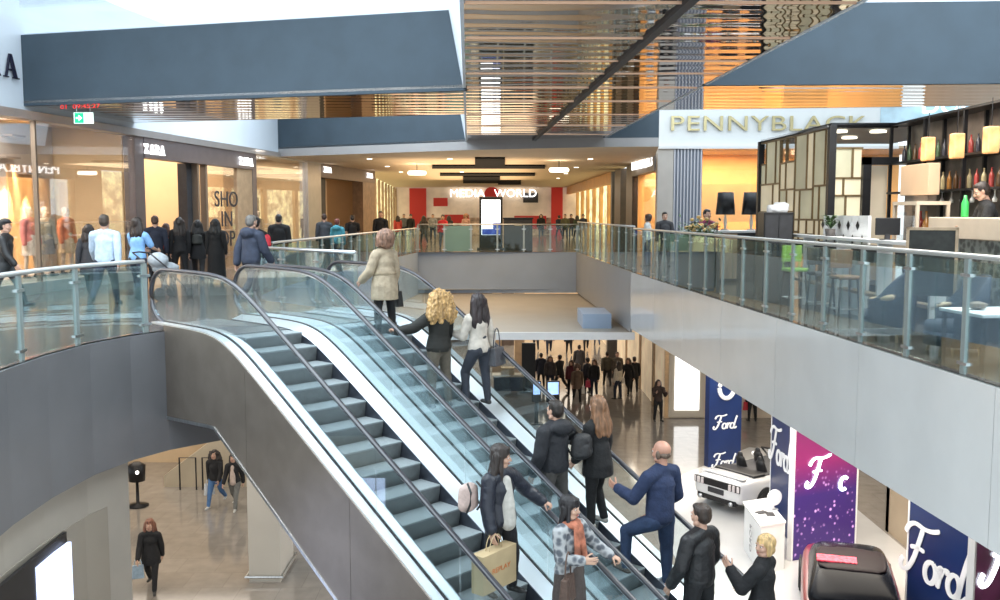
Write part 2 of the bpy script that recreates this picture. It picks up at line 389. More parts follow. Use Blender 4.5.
    if hk != 'none':
        t = MB()
        if hk == 'bald': t.cap((-.33,-.1,.42), (.33,-.1,.42), .1, .1, 2., (0,0,1)); t.ell((0,-.28,.42), (.3,.19,.17))
        else:
            v_ = 1.1 if fem else 1.; t.ell((0,-.1,.67), (.375*v_,.43*v_,.375*v_)); t.ell((0,-.2,.5), (.36*v_,.33*v_,.36*v_)); t.ell((0,.13,.86), (.27,.24,.14))
            if hk in ('bob','puffy'):
                k = 1.12 if hk == 'bob' else 1.6
                for s in (-1,1): t.cap((s*.3*k,-.02,.6), (s*.31*k,-.02,.2), .13*k, .12*k)
                t.ell((0,-.22,.38), (.39*k,.28*k,.3*k)); t.ell((0,-.16,.66), (.40*k,.40*k,.36*k))
            if hk in ('long','curly','verylong'):
                Ln = {'long':-.65,'curly':-.75,'verylong':-1.0}[hk]; k = hair.get('vol', 1.7 if hk == 'curly' else 1.25)
                for s in (-1,-.35,.35,1):
                    t.cap((s*.3*k**.6,-.16-.1*(1-abs(s)),.55), (s*.37*k,-.26-.14*(1-abs(s)),Ln*.5), .17*k, .17*k); t.cap((s*.37*k,-.26-.14*(1-abs(s)),Ln*.5), (s*.33*k,-.3-.16*(1-abs(s)),Ln+random.uniform(0,.15)), .17*k, .10*k)
                for s in (-1,1): t.cap((s*.31,.02,.55), (s*.36,.08,-.1), .1, .1*k); t.cap((s*.36,.08,-.1), (s*.38,.16,Ln*.8), .1*k, .06)
            if hk == 'bangs': 
                for s in (-1,-.35,.35,1): t.cap((s*.3,-.16-.1*(1-abs(s)),.5), (s*.36,-.28-.1*(1-abs(s)),-.6), .17, .13)
                for s in (-1,1): t.cap((s*.31,.06,.6), (s*.36,.12,.0), .1, .1); t.cap((s*.36,.12,.0), (s*.34,.22,-.62), .1, .07)
                for i in range(5): t.cap(((i-2)*.11,.3-.03*abs(i-2),.86), ((i-2)*.13,.375-.035*abs(i-2),.64), .07, .045)
            if hk == 'bun': t.ell((0,-.5,.75), (.2,.19,.19))
            if hk == 'cap': t.cap((0,.3,.78), (0,.55,.72), .16, .12, .22, (0,0,1)); t.ell((0,0,.82), (.39,.44,.25))
        me = bake(t, {0:.1,1:.06,2:.032}[lod], 1, {'curly':.11,'puffy':.05,'verylong':.045,'long':.045,'bangs':.025}.get(hk,.02), 8 if hk != 'curly' else 7, zst=.3 if hk != 'curly' else .8)
        for v in me.vertices: v.co = HM @ v.co
        me.materials.append(hm); me.shade_smooth(); link('cap' if hk == 'cap' else 'hair', me, root)
    if extra:
        for (nm, mb, m, vx) in extra(J, dict(neck=neck, chest=chest, waist=waist, pel=pel, U=U, X=X, F=F, h=h, HM=HM)):
            me = bake(mb, vx, 1, .004, 20); me.materials.append(m); me.shade_smooth(); link(nm, me, root)
    root['_j'] = 0; del root['_j']
    bpy.data.meshes.remove(body)
    Mw = Matrix.Translation(Vector(loc)) @ Matrix.Rotation(rot, 4, 'Z')
    return root, {k: Mw @ v for k, v in J.items()}, dict(neck=Mw @ neck, chest=Mw @ chest, waist=Mw @ waist, pel=Mw @ pel, M=Mw, X=Mw.to_3x3() @ X, F=Mw.to_3x3() @ F)
# bags (top-level things of their own)
def backpack(label, pos, rot, size=(.3,.16,.42), col=(.02,.02,.02)):
    r = thing('backpack', label, 'backpack', pos, rot); w, d, hh = size; m = fabric(col, .6)
    b = MB(); b.cap((0,0,hh*.28), (0,0,hh*.72), d*.55, d*.5, w/d*.95, (1,0,0)); b.cap((0,-d*.35,hh*.25), (0,-d*.35,hh*.45), d*.28, d*.26, w/d*1.1, (1,0,0))
    me = bake(b, .018, 2, .006, 12); me.materials.append(m); me.shade_smooth(); link('pack_body', me, r)
    for s in (-1,1):
        q = MB(); q.tube([(s*w*.28, d*.4, hh*.12), (s*w*.36, d*.9, hh*.4), (s*w*.34, d*.95, hh*.75), (s*w*.24, d*.4, hh*.95)], .014, 6); q.build('strap', mat('strap_dark',(.03,.03,.03),.7), r, True)
    return r
def handbag(label, pos, rot, size=(.3,.12,.25), col=(.02,.02,.02), strap=.25, name='handbag', cat='bag'):
    r = thing(name, label, cat, pos, rot); w, d, hh = size; m = fabric(col, .45)
    b = MB(); b.add([(-w/2,-d/2,0),(w/2,-d/2,0),(w/2,d/2,0),(-w/2,d/2,0),(-w*.44,-d*.3,hh),(w*.44,-d*.3,hh),(w*.44,d*.3,hh),(-w*.44,d*.3,hh)], [(3,2,1,0),(4,5,6,7),(0,1,5,4),(1,2,6,5),(2,3,7,6),(3,0,4,7)])
    b.build('bag_body', m, r, False, .012)
    q = MB(); q.tube([(-w*.3,0,hh*.9)]+[(w*.3*math.cos(PI-PI*i/8), 0, hh+strap*math.sin(PI*i/8)) for i in range(9)]+[(w*.3,0,hh*.9)], .01, 6); q.build('handle', m, r, True)
    return r
# ------------------------------------------------------------------ surfaces
STEEL = mat('brushed_steel', (.62,.64,.66), .28, 1, .12, 30, stretch=(1,1,.05))
ALU = mat('polished_aluminium', (.74,.77,.80), .34, .9)
SATIN = mat('satin_blue_deck', (.60,.67,.71), .5, .15)
CLAD = mat('bronze_cladding', (.27,.23,.195), .36, .6, .10, 2.5, .03, 40)
GREYP = mat('grey_panel', (.19,.192,.205), .42, .25, .06, 1.2)
WHITEP = mat('white_gloss_panel', (.74,.75,.75), .13, 0, .04, 1, coat=.5)
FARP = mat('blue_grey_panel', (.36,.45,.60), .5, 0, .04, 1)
BULK = mat('white_bulkhead', (.64,.71,.79), .6, 0, .03, .7)
WELL = mat('blue_slate_board', (.040,.062,.084), .7, 0, .10, 1.5)
BEIGE = mat('beige_plaster', (.46,.41,.35), .6, 0, .05, 1.5)
WARMW = mat('warm_plaster', (.62,.47,.32), .7, 0, .05, 1.5)
GREYB = mat('taupe_lintel', (.13,.11,.115), .4, .3, .08, 3)
BROWNB = mat('brown_lintel', (.17,.12,.10), .5, .1, .08, 3)
SILV = mat('silver_band', (.42,.40,.40), .35, .6, .05, 3)
BLACK = mat('black_metal', (.012,.012,.014), .4, .3, .1, 10)
DARK = mat('dark_board', (.03,.03,.035), .6, 0, .2, 6)
WHITE = mat('white_paint', (.75,.76,.77), .45, 0, .03, 3)
OAK = mat('pale_oak', (.55,.40,.26), .5, 0, .3, 5, stretch=(1,1,.1))
GLG = glass('green_glass', (.88,.95,.945), .45, 0, .02, (.45,.65,.65))
GLF = glass('frosted_teal_glass', (.5,.72,.72), .6, .1, .5, (.35,.58,.58))
GLE = glass('escalator_glass', (.92,.965,.97), .3, 0, .012, (.5,.65,.7))
SHOPG = glass('shop_glass', (.97,.97,.96), .4)
LETW = mat('white_letter', (1,1,1), .4, emit=1.6)
FLOORU = tilemat('upper_tile', (.115,.10,.092), (.14,.122,.11), (.06,.055,.05), 1.2, .6, .13, spec=.3)
FLOORL = tilemat('lower_tile', (.25,.225,.20), (.275,.25,.225), (.20,.18,.16), .9, .9, .09)
CEILW = mat('corridor_ceiling', (.76,.60,.42), .7, 0, .03, 1)
CEILL = mat('lower_ceiling', (.62,.60,.57), .7, 0, .03, 1)
# ------------------------------------------------------------------ slabs and floors
ER = lambda Y: 5.945-.0606*Y if Y < 29.65 else 4.148-.0327*(Y-29.65)
LEFT = [(-3.4,4.0),(-4.6,6.2),(-5.35,8.4),(-5.78,9.9),(-5.95,11.2),(-5.99,12.3),(-5.9,13.4),(-5.65,14.25),(-5.31,14.86)]
LAND = [(-5.31,14.86),(-2.65,17.6)]
VOIDL = [(-2.65,17.6),(-5.35,20.3),(-5.5,23.6),(-4.6,37),(-3.9,44.6)]
RIGHT = [(ER(44.9),44.9),(ER(29.65),29.65),(ER(20),20),(ER(10),10),(ER(-4),-4)]
outline = [(-30,4.0)]+LEFT+LAND[1:]+VOIDL[1:]+RIGHT+[(34,-4),(34,95),(-30,95)]
def flat(name, poly, z, m, up=True):
    b = MB(); b.add([(p[0],p[1],z) for p in poly], [tuple(range(len(poly)))]); me = b.mesh(name, m, fix=False)
    bm = bmesh.new(); bm.from_mesh(me); bmesh.ops.recalc_face_normals(bm, faces=bm.faces)
    for f in bm.faces:
        if (f.normal.z > 0) != up: f.normal_flip()
    bmesh.ops.triangulate(bm, faces=bm.faces); bm.to_mesh(me); bm.free()
    return tag(link(name, me), kind='structure')
flat('floor_upper', outline, 0, FLOORU)
b = MB(); b.bbox((-40,2,LOW-.2),(40,110,LOW)); struct('floor_lower', b, FLOORL)
flat('ceiling_lower', outline, -1.77, CEILL, False)
def ribbon(name, pts, z0, z1, m, off=0, th=.06, seam=None):
    b = MB()
    for (x0,y0),(x1,y1) in zip(pts[:-1], pts[1:]):
        d = Vector((x1-x0,y1-y0,0)); L = d.length; d.normalize(); nrm = Vector((d.y,-d.x,0)); n = max(1, round(L/seam)) if seam else 1
        for i in range(n):
            g = .006 if seam else 0
            p = Vector((x0,y0,0))+d*(L*i/n+g)+nrm*off; q = Vector((x0,y0,0))+d*(L*(i+1)/n-g)+nrm*off; r = nrm*-th
            b.prism([p[:2],q[:2],(q+r)[:2],(p+r)[:2]], z0, z1)
    return struct(name, b, m)
def offs(pts, d):
    out = []
    for i in range(len(pts)):
        a = Vector(pts[max(i-1,0)]); c = Vector(pts[min(i+1,len(pts)-1)]); t = (c-a).normalized(); out.append((pts[i][0]+t.y*d, pts[i][1]-t.x*d))
    return out
ribbon('trim_1', LEFT, -1.93, -.02, GREYP, .03)            # grey fascia of the near gallery
ribbon('trim_2', LAND, -1.93, -.02, GREYP, .03)
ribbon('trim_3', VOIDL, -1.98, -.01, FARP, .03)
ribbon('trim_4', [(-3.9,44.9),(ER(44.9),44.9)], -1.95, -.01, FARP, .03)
ribbon('trim_5', RIGHT[:2], -1.9, -.01, mat('mid_grey_panel',(.30,.31,.33),.35,0,.04,1), .03)  # grey face between the far fascia and the white one
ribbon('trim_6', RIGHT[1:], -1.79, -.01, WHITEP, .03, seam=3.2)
b = MB(); b.bbox((-8,29.6,-2.1),(ER(30)+.1,44.9,-1.98)); struct('ceiling_ledge', b, mat('beige_ledge',(.36,.335,.30),.6,0,.04,1))
b = MB(); b.bbox((-8,29.48,-2.13),(ER(30)+.1,29.6,-1.9)); struct('trim_8', b, WHITE)
b = MB(); b.bbox((2.75,31.2,-1.98),(3.7,33.4,-1.5)); struct('trim_9', b, FARP)
# ------------------------------------------------------------------ mirror ceiling and skylight wells
ZC = 4.3
MIR = mat('mirror_ceiling', (.62,.58,.55), .035, 1)
nt = MIR.node_tree; bs = nt.nodes['Principled BSDF']; tc = nt.nodes.new('ShaderNodeTexCoord')
wv = nt.nodes.new('ShaderNodeTexWave'); wv.bands_direction = 'Y'; wv.inputs['Scale'].default_value = .55; wv.inputs['Distortion'].default_value = 2.5; wv.inputs['Detail'].default_value = 2
bp = nt.nodes.new('ShaderNodeBump'); bp.inputs['Strength'].default_value = .25; bp.inputs['Distance'].default_value = .02
nt.links.new(tc.outputs['Object'], wv.inputs['Vector']); nt.links.new(wv.outputs[0], bp.inputs['Height']); nt.links.new(bp.outputs['Normal'], bs.inputs['Normal'])
cl = lambda Y: -.05-.033*Y           # left edge of the central strip
cr = lambda Y: 4.65-.04*Y            # right edge
y1l = lambda X: 18.65-.27*X          # far wall of the near wells, left
y1r = lambda X: 18.6-.05*X
y2l = lambda X: 23.7-.25*X           # near edge of the far wells
y2r = lambda X: 23.4-.12*X
y3l = lambda X: 32.1-.52*X           # far wall of the far wells
y3r = lambda X: 31.5-.1*X
FX = lambda Y: -10.7+.148*(Y-21.5)   # left shop front
def strip(b, pts, z=ZC, th=.05): b.prism(pts, z, z+th)
b = MB()
strip(b, [(cl(2),2),(cl(34),34),(cr(34),34),(cr(2),2)])
strip(b, [(-12.5,y1l(-12.5)),(cl(19),y1l(cl(19))),(cl(24),y2l(cl(24))),(-11.5,y2l(-11.5))])
strip(b, [(cr(18.4),y1r(cr(18.4))),(20,y1r(20)),(20,y2r(20)),(cr(23.4),y2r(cr(23.4)))])
struct('ceiling_mirror', b, MIR)
COP = mat('copper_line', (.62,.40,.28), .35, .7)
b = MB()
for Y in (11.35,13.6,15.6,17.0,18.9,21.2,24,27,30): b.bbox((cl(Y)+.02,Y-.012,ZC-.015),(cr(Y)-.02,Y+.012,ZC+.001))
struct('trim_10', b, COP)
b = MB(); p, q = atz(690,0,ZC), atz(530,143,ZC); d = (q-p); p = p-d*.35; w = Vector((.06,0,0))
b.prism([(p-w)[:2],(p+w)[:2],(q+w)[:2],(q-w)[:2]], ZC-.05, ZC+.01); struct('trim_11', b, DARK)
# well walls (rise to the skylight)
ZT = 5.8
def wall(name, p, q, z0, z1, m, th=.12, lean=(0,0)):
    b = MB(); d = (Vector(q)-Vector(p)).normalized(); n = Vector((-d.y,d.x))*th; l = Vector(lean)
    P, Q = Vector(p), Vector(q); R, T = Q+n, P+n
    b.add([(*P,z0),(*Q,z0),(*R,z0),(*T,z0),(*(P+l),z1),(*(Q+l),z1),(*(R+l),z1),(*(T+l),z1)], [(3,2,1,0),(4,5,6,7),(0,1,5,4),(1,2,6,5),(2,3,7,6),(3,0,4,7)])
    return struct(name, b, m)
wall('wall_well_near_left', (-12.5,y1l(-12.5)), (cl(19),y1l(cl(19))), ZC-.06, ZT, WELL)
wall('wall_well_near_right', (cr(18.4)-.02,y1r(cr(18.4))), (20,y1r(20)), ZC-.02, ZT, WELL)
wall('wall_well_far_left', (-9,y3l(-9)), (cl(33),y3l(cl(33))), ZC-.02, ZT+1, WELL)
wall('wall_well_far_right', (cr(31)-.05,y3r(3.4)), (5.15,y3r(5.15)), ZC-.02, ZT+1, WELL)
wall('wall_strip_left', (cl(3),3), (cl(33),33), ZC-.01, ZT, BULK, .05, (-.28,0))
wall('wall_strip_right', (cr(31),31), (cr(3),3), ZC-.01, ZT, BULK, .05, (.02,0))
b = MB(); b.bbox((cl(10)-.4,2,ZT),(cr(10)+.3,34,ZT+.1)); struct('ceiling_strip_top', b, BULK)
b = MB(); strip(b, [(-12.5,y1l(-12.5)+.12),(cl(19),y1l(cl(19))+.12),(cl(24),y2l(cl(24))),(-11.5,y2l(-11.5))], ZT); strip(b, [(cr(18.4),y1r(cr(18.4))+.12),(20,y1r(20)+.12),(20,y2r(20)),(cr(23.4),y2r(cr(23.4)))], ZT); struct('ceiling_bridge_top', b, BULK)
wall('wall_well_back_left', (cl(24),y2l(cl(24))), (-11.5,y2l(-11.5)), ZC, ZT, BULK, .05)
wall('wall_well_back_right', (20,y2r(20)), (cr(23.4),y2r(cr(23.4))), ZC, ZT, BULK, .05)
SKYG = glass('skylight_glass', (.97,.99,1), .2)
b = MB(); b.bbox((-13,2,ZT+.3),(cl(10)-.45,y1l(-8)+4,ZT+.33)); b.bbox((cr(10)+.4,2,ZT+.3),(20,y1r(8)+.3,ZT+.33)); struct('window_1', b, SKYG)
b = MB(); b.bbox((-12,24.5,ZT+1.1),(cl(30)-.2,37,ZT+1.13)); b.bbox((cr(30)+.1,23,ZT+1.1),(20,36,ZT+1.13)); struct('window_2', b, SKYG)
# lower corridor ceiling beyond the wells
ZD = 3.99
b = MB(); b.add([(-9.2,y3l(-9.2),ZC+.05),(cl(33),y3l(cl(33)),ZC+.05),(cl(33),y3l(cl(33)),ZD),(-9.2,y3l(-9.2),ZD)],[(0,1,2,3)])
b.add([(cl(33),y3l(cl(33)),ZC+.05),(cr(31),y3r(3.4),ZC+.05),(cr(31),y3r(3.4),ZD),(cl(33),y3l(cl(33)),ZD)],[(0,1,2,3)]); b.add([(cr(31),y3r(3.4),ZC+.05),(5.15,y3r(5.15),ZC+.05),(5.15,y3r(5.15),ZD),(cr(31),y3r(3.4),ZD)],[(0,1,2,3)])
struct('trim_12', b, mat('grey_bulkhead',(.33,.32,.32),.6,0,.04,1))
flat('ceiling_corridor', [(-9.2,y3l(-9.2)),(cl(33),y3l(cl(33))),(cr(31),y3r(3.4)),(5.15,y3r(5.15)),(5.9,36.5),(6.2,82),(-12,82)], ZD, CEILW, False)
b = MB()
for (x0,y0,x1,y1) in ((432,164.5,545,167.5),(475,157,505,165),(440,172.5,535,175),(463,176,500,182.5),(498,180,521,184)):
    p, q = atz(x0,y1,ZD), atz(x1,y0,ZD); p2, q2 = atz(x1,y1,ZD), atz(x0,y0,ZD)
    b.prism([p[:2],p2[:2],q[:2],q2[:2]], ZD-.06, ZD+.02)
tag(b.build('ceiling_baffle', mat('matt_black',(.006,.006,.007),.9,0,.1,4,spec=.1)), 'black stepped ceiling recesses over the far corridor', 'ceiling recess', kind='structure')
# ------------------------------------------------------------------ left shop fronts
TF = Vector((.148,1,0)).normalized(); NF = Vector((TF.y,-TF.x,0)); FO = Vector((-10.7,21.5,0))
def fy(px): k = (px-500)/945; return 13.882/(.148-k)
def fp(Y, d=0, z=0): p = Vector((FX(Y),Y,z))+NF*d; return p
def fbox(b, Y0, Y1, z0, z1, d0, d1, mi=0): 
    b.add([fp(Y0,d0,z0),fp(Y1,d0,z0),fp(Y1,d1,z0),fp(Y0,d1,z0),fp(Y0,d0,z1),fp(Y1,d0,z1),fp(Y1,d1,z1),fp(Y0,d1,z1)], [(3,2,1,0),(4,5,6,7),(0,1,5,4),(1,2,6,5),(2,3,7,6),(3,0,4,7)], mi); return b
ZL = 3.95
b = MB(); fbox(b, 12, fy(322), 4.13, 7.3, -.3, 0); struct('wall_left', b, BULK)
b = MB(); fbox(b, 12, fy(322), ZL, 4.14, -.3, .1); struct('trim_13', b, SILV)
b = MB(); fbox(b, fy(137), fy(146), 0, ZL, -.3, .04); fbox(b, fy(254), fy(258), 0, ZL, -.3, .02); struct('trim_14', b, GREYB)
b = MB(); fbox(b, fy(308), fy(321), 0, ZL+.1, -.3, .06); struct('trim_15', b, SILV)
b = MB(); fbox(b, fy(146), fy(254), 3.38, ZL, -.3, .06); struct('wall_lintel_fashion', b, GREYB)
b = MB(); fbox(b, fy(321), fy(375), 3.38, ZL+.2, -.3, .06); struct('wall_lintel_home', b, BROWNB)
b = MB(); fbox(b, fy(363), fy(375), 0, 3.38, -.5, .04); struct('trim_16', b, mat('walnut_pillar',(.26,.17,.11),.5,0,.2,4))
b = MB(); fbox(b, fy(239), fy(254), 0, 3.38, -.5, .0); struct('trim_17', b, mat('tan_pillar',(.42,.29,.18),.5,0,.15,4))
b = MB(); fbox(b, 12, fy(137), 0, .26, -2.4, .05); struct('trim_18', b, mat('window_plinth',(.40,.38,.35),.35,0,.05,3))
b = MB()
for Y0, Y1 in ((12,17.5),(17.5,fy(41)),(fy(41),fy(137))): fbox(b, Y0+.02, Y1-.02, .26, ZL, -.06, -.045)
struct('window_3', b, SHOPG)
b = MB(); fbox(b, fy(258), fy(308), .2, ZL, -.06, -.045); struct('window_4', b, SHOPG)
b = MB(); fbox(b, fy(258), fy(308), 0, .2, -2.5, .02); struct('trim_19', b, GREYB)
b = MB(); fbox(b, fy(208), fy(239), .05, 3.38, -.06, -.045); struct('window_5', b, SHOPG)
b = MB(); fbox(b, fy(195), fy(200), 0, 3.38, -.5, -.2); struct('trim_20', b, DARK)
b = MB()
for px in (200,208): fbox(b, fy(px), fy(px)+.12, 0, 3.38, -.2, .0)
fbox(b, fy(41)-.03, fy(41)+.03, .26, ZL, -.1, 0); struct('trim_21', b, mat('bronze_mullion',(.22,.17,.13),.4,.4))
# interiors
b = MB(); fbox(b, 12, fy(137), .2, 4.2, -2.5, -2.4); struct('wall_display_back', b, mat('window_backdrop',(.58,.51,.45),.7,0,.04,1))
b = MB(); fbox(b, fy(96), fy(122), .26, 3.1, -2.4, -2.36); struct('wall_display_panel', b, mat('orange_panel',(.75,.42,.18),.6,0,.08,1))
b = MB(); fbox(b, fy(258), fy(308), .2, 4.2, -2.6, -2.5); struct('wall_display_back_far', b, mat('grey_backdrop',(.42,.43,.40),.7,0,.05,1))
b = MB(); fbox(b, fy(137), fy(256), 0, 4.2, -7.1, -7); fbox(b, fy(139), fy(140), 0, 4.2, -7, -.4); fbox(b, fy(254), fy(255), 0, 4.2, -7, -.5); struct('wall_shop_interior', b, mat('peach_plaster',(.74,.52,.30),.7,0,.06,1))
b = MB(); fbox(b, fy(321), fy(375), 0, 4.2, -5.1, -5); fbox(b, fy(322), fy(323), 0, 4.2, -5, -.4); fbox(b, fy(374), fy(375), 0, 4.2, -5, -.4); struct('wall_home_interior', b, mat('peach_plaster'))
b = MB(); fbox(b, 12, fy(375), 4.2, 4.3, -8, -.3); struct('ceiling_shops', b, WARMW)
b = MB(); fbox(b, fy(327), fy(333), 0, 3.38, -.5, -.3); struct('trim_22', b, DARK)
b = MB(); fbox(b, fy(340), fy(350), 0, 3.38, -1.2, -1.1); struct('wall_home_panel', b, WARMW)
# shop lettering
def serif(word, h, gap=.25):
    G = {'Z':[[(0,.88),(.7,.88),(.7,1),(0,1)],[(.5,.9),(.7,.9),(.2,.1),(0,.1)],[(0,0),(.7,0),(.7,.12),(0,.12)],[(0,.7),(.06,.7),(.06,1),(0,1)],[(.64,0),(.7,0),(.7,.3),(.64,.3)]],
         'A':[[(.36,1),(.44,1),(.14,.0),(.06,.0)],[(.34,1),(.5,1),(.84,0),(.64,0)],[(.2,.3),(.66,.3),(.66,.37),(.2,.37)],[(-.04,0),(.26,0),(.26,.05),(-.04,.05)],[(.54,0),(.94,0),(.94,.05),(.54,.05)]],
         'R':[[(.1,0),(.26,0),(.26,1),(.1,1)],[(.0,.95),(.4,.95),(.4,1),(0,1)],[(0,0),(.36,0),(.36,.05),(0,.05)],[(.26,.93),(.5,.93),(.5,1),(.26,1)],[(.26,.45),(.5,.45),(.5,.52),(.26,.52)],[(.5,.45),(.66,.55),(.7,.72),(.66,.9),(.5,1),(.5,.93),(.54,.85),(.56,.72),(.54,.6),(.5,.52)],[(.36,.47),(.52,.47),(.86,0),(.66,0)]]}
    b = MB(); x = 0
    for ch in word:
        for poly in G[ch]:
            n = len(poly); b.add([(x+p[0]*h, p[1]*h, -.02) for p in poly]+[(x+p[0]*h, p[1]*h, .02) for p in poly], [tuple(range(n-1,-1,-1)), tuple(range(n,2*n))]+[(i,(i+1)%n,n+(i+1)%n,n+i) for i in range(n)])
        x += (.84+gap)*h
    for i, v in enumerate(b.v): b.v[i] = (v[0]-x/2+gap*h/2, v[1]-h/2, v[2])
    return b.mesh('serif', [LETW])
def fsign(label, px, z, h, m=None, word='ZARA', d=.1):
    o = put_text('shop_sign', serif(word, h), m or LETW, None, fp(fy(px), d, z), TF); return tag(o, label, 'sign')
fsign('small white ZARA lettering at the near end of the taupe lintel', 155, 3.63, .27)
fsign('small white ZARA lettering at the far end of the taupe lintel', 246, 3.63, .27)
fsign('large dark navy serif ZARA lettering high on the white bulkhead, its last A showing', -9, 5.05, .52, mat('navy_letter',(.01,.01,.03),.4), d=.06)
for px, l in ((327,'tiny white lettering at the near end of the brown lintel'),(369,'tiny white lettering at the far end of the brown lintel')):
    tag(put_text('shop_sign', text('ZARA', .36, .02, 1.1), LETW, None, fp(fy(px), .1, 3.72), TF), l, 'sign')
t = thing('window_lettering', 'stacked black letters SHO IN OP on the shop window pane', 'sign', fp(fy(228), 0, 0))
for i, s in enumerate(('SHO','IN','OP')):
    o = put_text('lettering', text(s, .74, .01, 1.25), DARK, t, Vector((0,0,2.28-i*.66)), TF)
# exit sign hanging from the ceiling
t = thing('exit_sign', 'green and white illuminated exit sign hanging below the blue beam', 'sign', aty(84,124,21.4))
b = MB(); b.box((0,0,.13),(.42,.05,.24)); b.build('sign_box', mat('exit_white',(.75,.95,.85),.4,emit=.9), t)
b = MB(); b.box((-.09,-.03,.13),(.2,.01,.22)); b.build('green_panel', mat('exit_green',(.0,.42,.2),.4,emit=.6), t)
b = MB(); b.add([(-.02,-.036,.13),(-.1,-.036,.2),(-.1,-.036,.06)],[(0,1,2)]); b.box((-.12,-.037,.13),(.08,.004,.04)); b.build('arrow', mat('exit_white'), t)
b = MB(); b.tube([(-.15,0,.25),(-.15,0,.62)],.008,6); b.tube([(.15,0,.25),(.15,0,.62)],.008,6); b.build('hanger', STEEL, t)
# red line of LED text on the beam
p = aty(80,106.5,y1l(-9.6)-.06)
o = put_text('led_lettering', text('01  09:45:27', .13, .003, 1.6), mat('red_led',(.7,.03,.03),.4,emit=.5), None, p, Vector((1,-.27,0))); tag(o, 'thin red LED text along the lower edge of the blue beam', 'display')
# window display: wall caps with washing light
for i, (px, z) in enumerate(((4,3.65),(25,4.05),(34,3.0),(59,3.92),(53,3.35),(71,2.98))):
    b = MB(); Y = fy(px)*1.075; c = fp(Y, -2.25, z-.1); b.box((0,0,0),(.3,.55,.05)); o = b.build('picture_light', mat('lamp_cap',(.25,.2,.17),.5), None, loc=c, rotz=-math.atan2(.148,1))
    tag(o, ['short wall lamp cap at the near edge of the shop window','high wall lamp cap above the black cap man','low wall lamp cap above the red mannequin','high wall lamp cap beside the window mullion','middle wall lamp cap right of the mullion','low wall lamp cap left of the orange panel'][i], 'lamp', 'wall lamps in the shop window')
    l = bpy.data.lights.new('spot','SPOT'); l.energy = 1100; l.spot_size = .5; l.spot_blend = .6; l.color = (1,.9,.75); l.shadow_soft_size = .05
    lo = bpy.data.objects.new('spot', l); C.objects.link(lo); lo.location = c+NF*.12+Vector((0,0,-.05)); lo.rotation_euler = (.18*0, .12, 0)
# beyond: bright shop fronts to the far store
P1 = Vector((FX(49.5),49.5,0)); P2 = Vector((-8.3,80,0))
b = MB(); b.add([P1+Vector((-.6,0,0)), P2+Vector((-.6,0,0)), P2+Vector((-.6,0,4)), P1+Vector((-.6,0,4))],[(0,1,2,3)]); struct('wall_left_far', b, mat('shop_glow_wall',(.95,.70,.40),.6,0,.65,2.2,emit=.95))  # glow of the lit shops put into the wall as emission
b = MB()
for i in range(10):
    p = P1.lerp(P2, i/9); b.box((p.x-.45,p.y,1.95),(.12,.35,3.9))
struct('trim_23', b, mat('tan_pillar'))
# far store
YS = 80
t = thing('store_front', 'bright electronics store front closing the end of the upper corridor', 'shop', (0,YS,0))
b = MB(); b.bbox((-9.1,0,0),(6.6,.2,3.97)); b.build('wall', mat('store_white',(.68,.55,.42),.7,0,.25,.5,emit=.2), t)  # store lighting put into the wall colour as emission
b = MB(); b.bbox((-8.15,-.1,0),(5.3,0,1.45)); b.build('goods', mat('store_goods',(.55,.38,.26),.7,0,.75,1.3,emit=.15), t)
RED = mat('store_red',(.55,.03,.03),.5,emit=.06)
b = MB(); b.bbox((-7.6,-.3,.6),(-6.2,0,3.9)); b.build('red_banner', RED, t)
b = MB(); b.bbox((4.3,-.5,0),(5.25,0,3.97)); b.build('red_pillar', RED, t)
for q in (((-5.6,-.15,2.4),(-4.4,-.1,3.1)),((1.2,-.15,.5),(3.9,-.12,1.6)),((-4.8,-.15,1.0),(-2.6,-.12,1.7))): b = MB(); b.bbox(*q); b.build('red_poster', RED, t)
b = MB(); b.bbox((1.95,-.2,2.7),(3.2,-.1,3.5)); b.build('dark_screen', DARK, t)
put_text('lettering', text('MEDIA', .92, .05, 1.1), LETW, t, (-2.75,-.35,3.45), (1,0,0)); put_text('lettering', text('WORLD', .92, .05, 1.05), LETW, t, (1.3,-.35,3.45), (1,0,0))
b = MB(); b.lathe([(.0,-.05),(.62,-.05),(.62,.05),(0,.05)], seg=24); me = b.mesh('swirl', RED); put_text('round_emblem', me, RED, t, (-.7,-.3,3.4), (1,0,0))
# ------------------------------------------------------------------ right shop fronts
b = MB(); b.bbox((5.95,36,4.33),(15,36.4,6.2)); struct('wall_sign_white', b, mat('white_sign_board',(.80,.83,.84),.5,0,.02,1))
b = MB(); b.bbox((5.95,35.9,4.25),(15,36.4,4.36)); struct('trim_24', b, WHITE)
GOLD = mat('brass_letter',(.50,.43,.24),.35,.6,.1,5)
tag(put_text('shop_sign', text('PENNYBLACK', .80, .04, 1.42, 1.06), GOLD, None, Vector((10.05,35.9,5.16)), (1,0,0)), 'large brass PENNYBLACK lettering on the white front board', 'sign')
tag(put_text('shop_sign', text('DOU', .9, .04, 1.05), mat('cyan_white',(.75,.95,1),.4,emit=1.5), None, Vector((16.75,35.7,5.82)), (1,0,0)), 'white DOU lettering on the pale blue board behind the bar shelves', 'sign')
b = MB(); b.bbox((14.3,35.95,4.6),(20,36,6.9)); struct('wall_sign_blue', b, mat('pale_blue_board',(.45,.62,.72),.5,0,.3,1,emit=.1))
b = MB()
for x in (6.1,): b.bbox((5.95,36,0),(6.55,36.4,4.3))
struct('trim_25', b, mat('stone_pier',(.5,.46,.42),.6,0,.06,2))
b = MB(); b.bbox((6.55,36.05,0),(7.65,36.3,4.3)); struct('wall_striped_pier', b, mat('blue_grey_pier',(.20,.22,.28),.5,0,.05,2))
b = MB()
for i in range(9): b.bbox((6.57+i*.125,35.98,0),(6.615+i*.125,36.05,4.3))
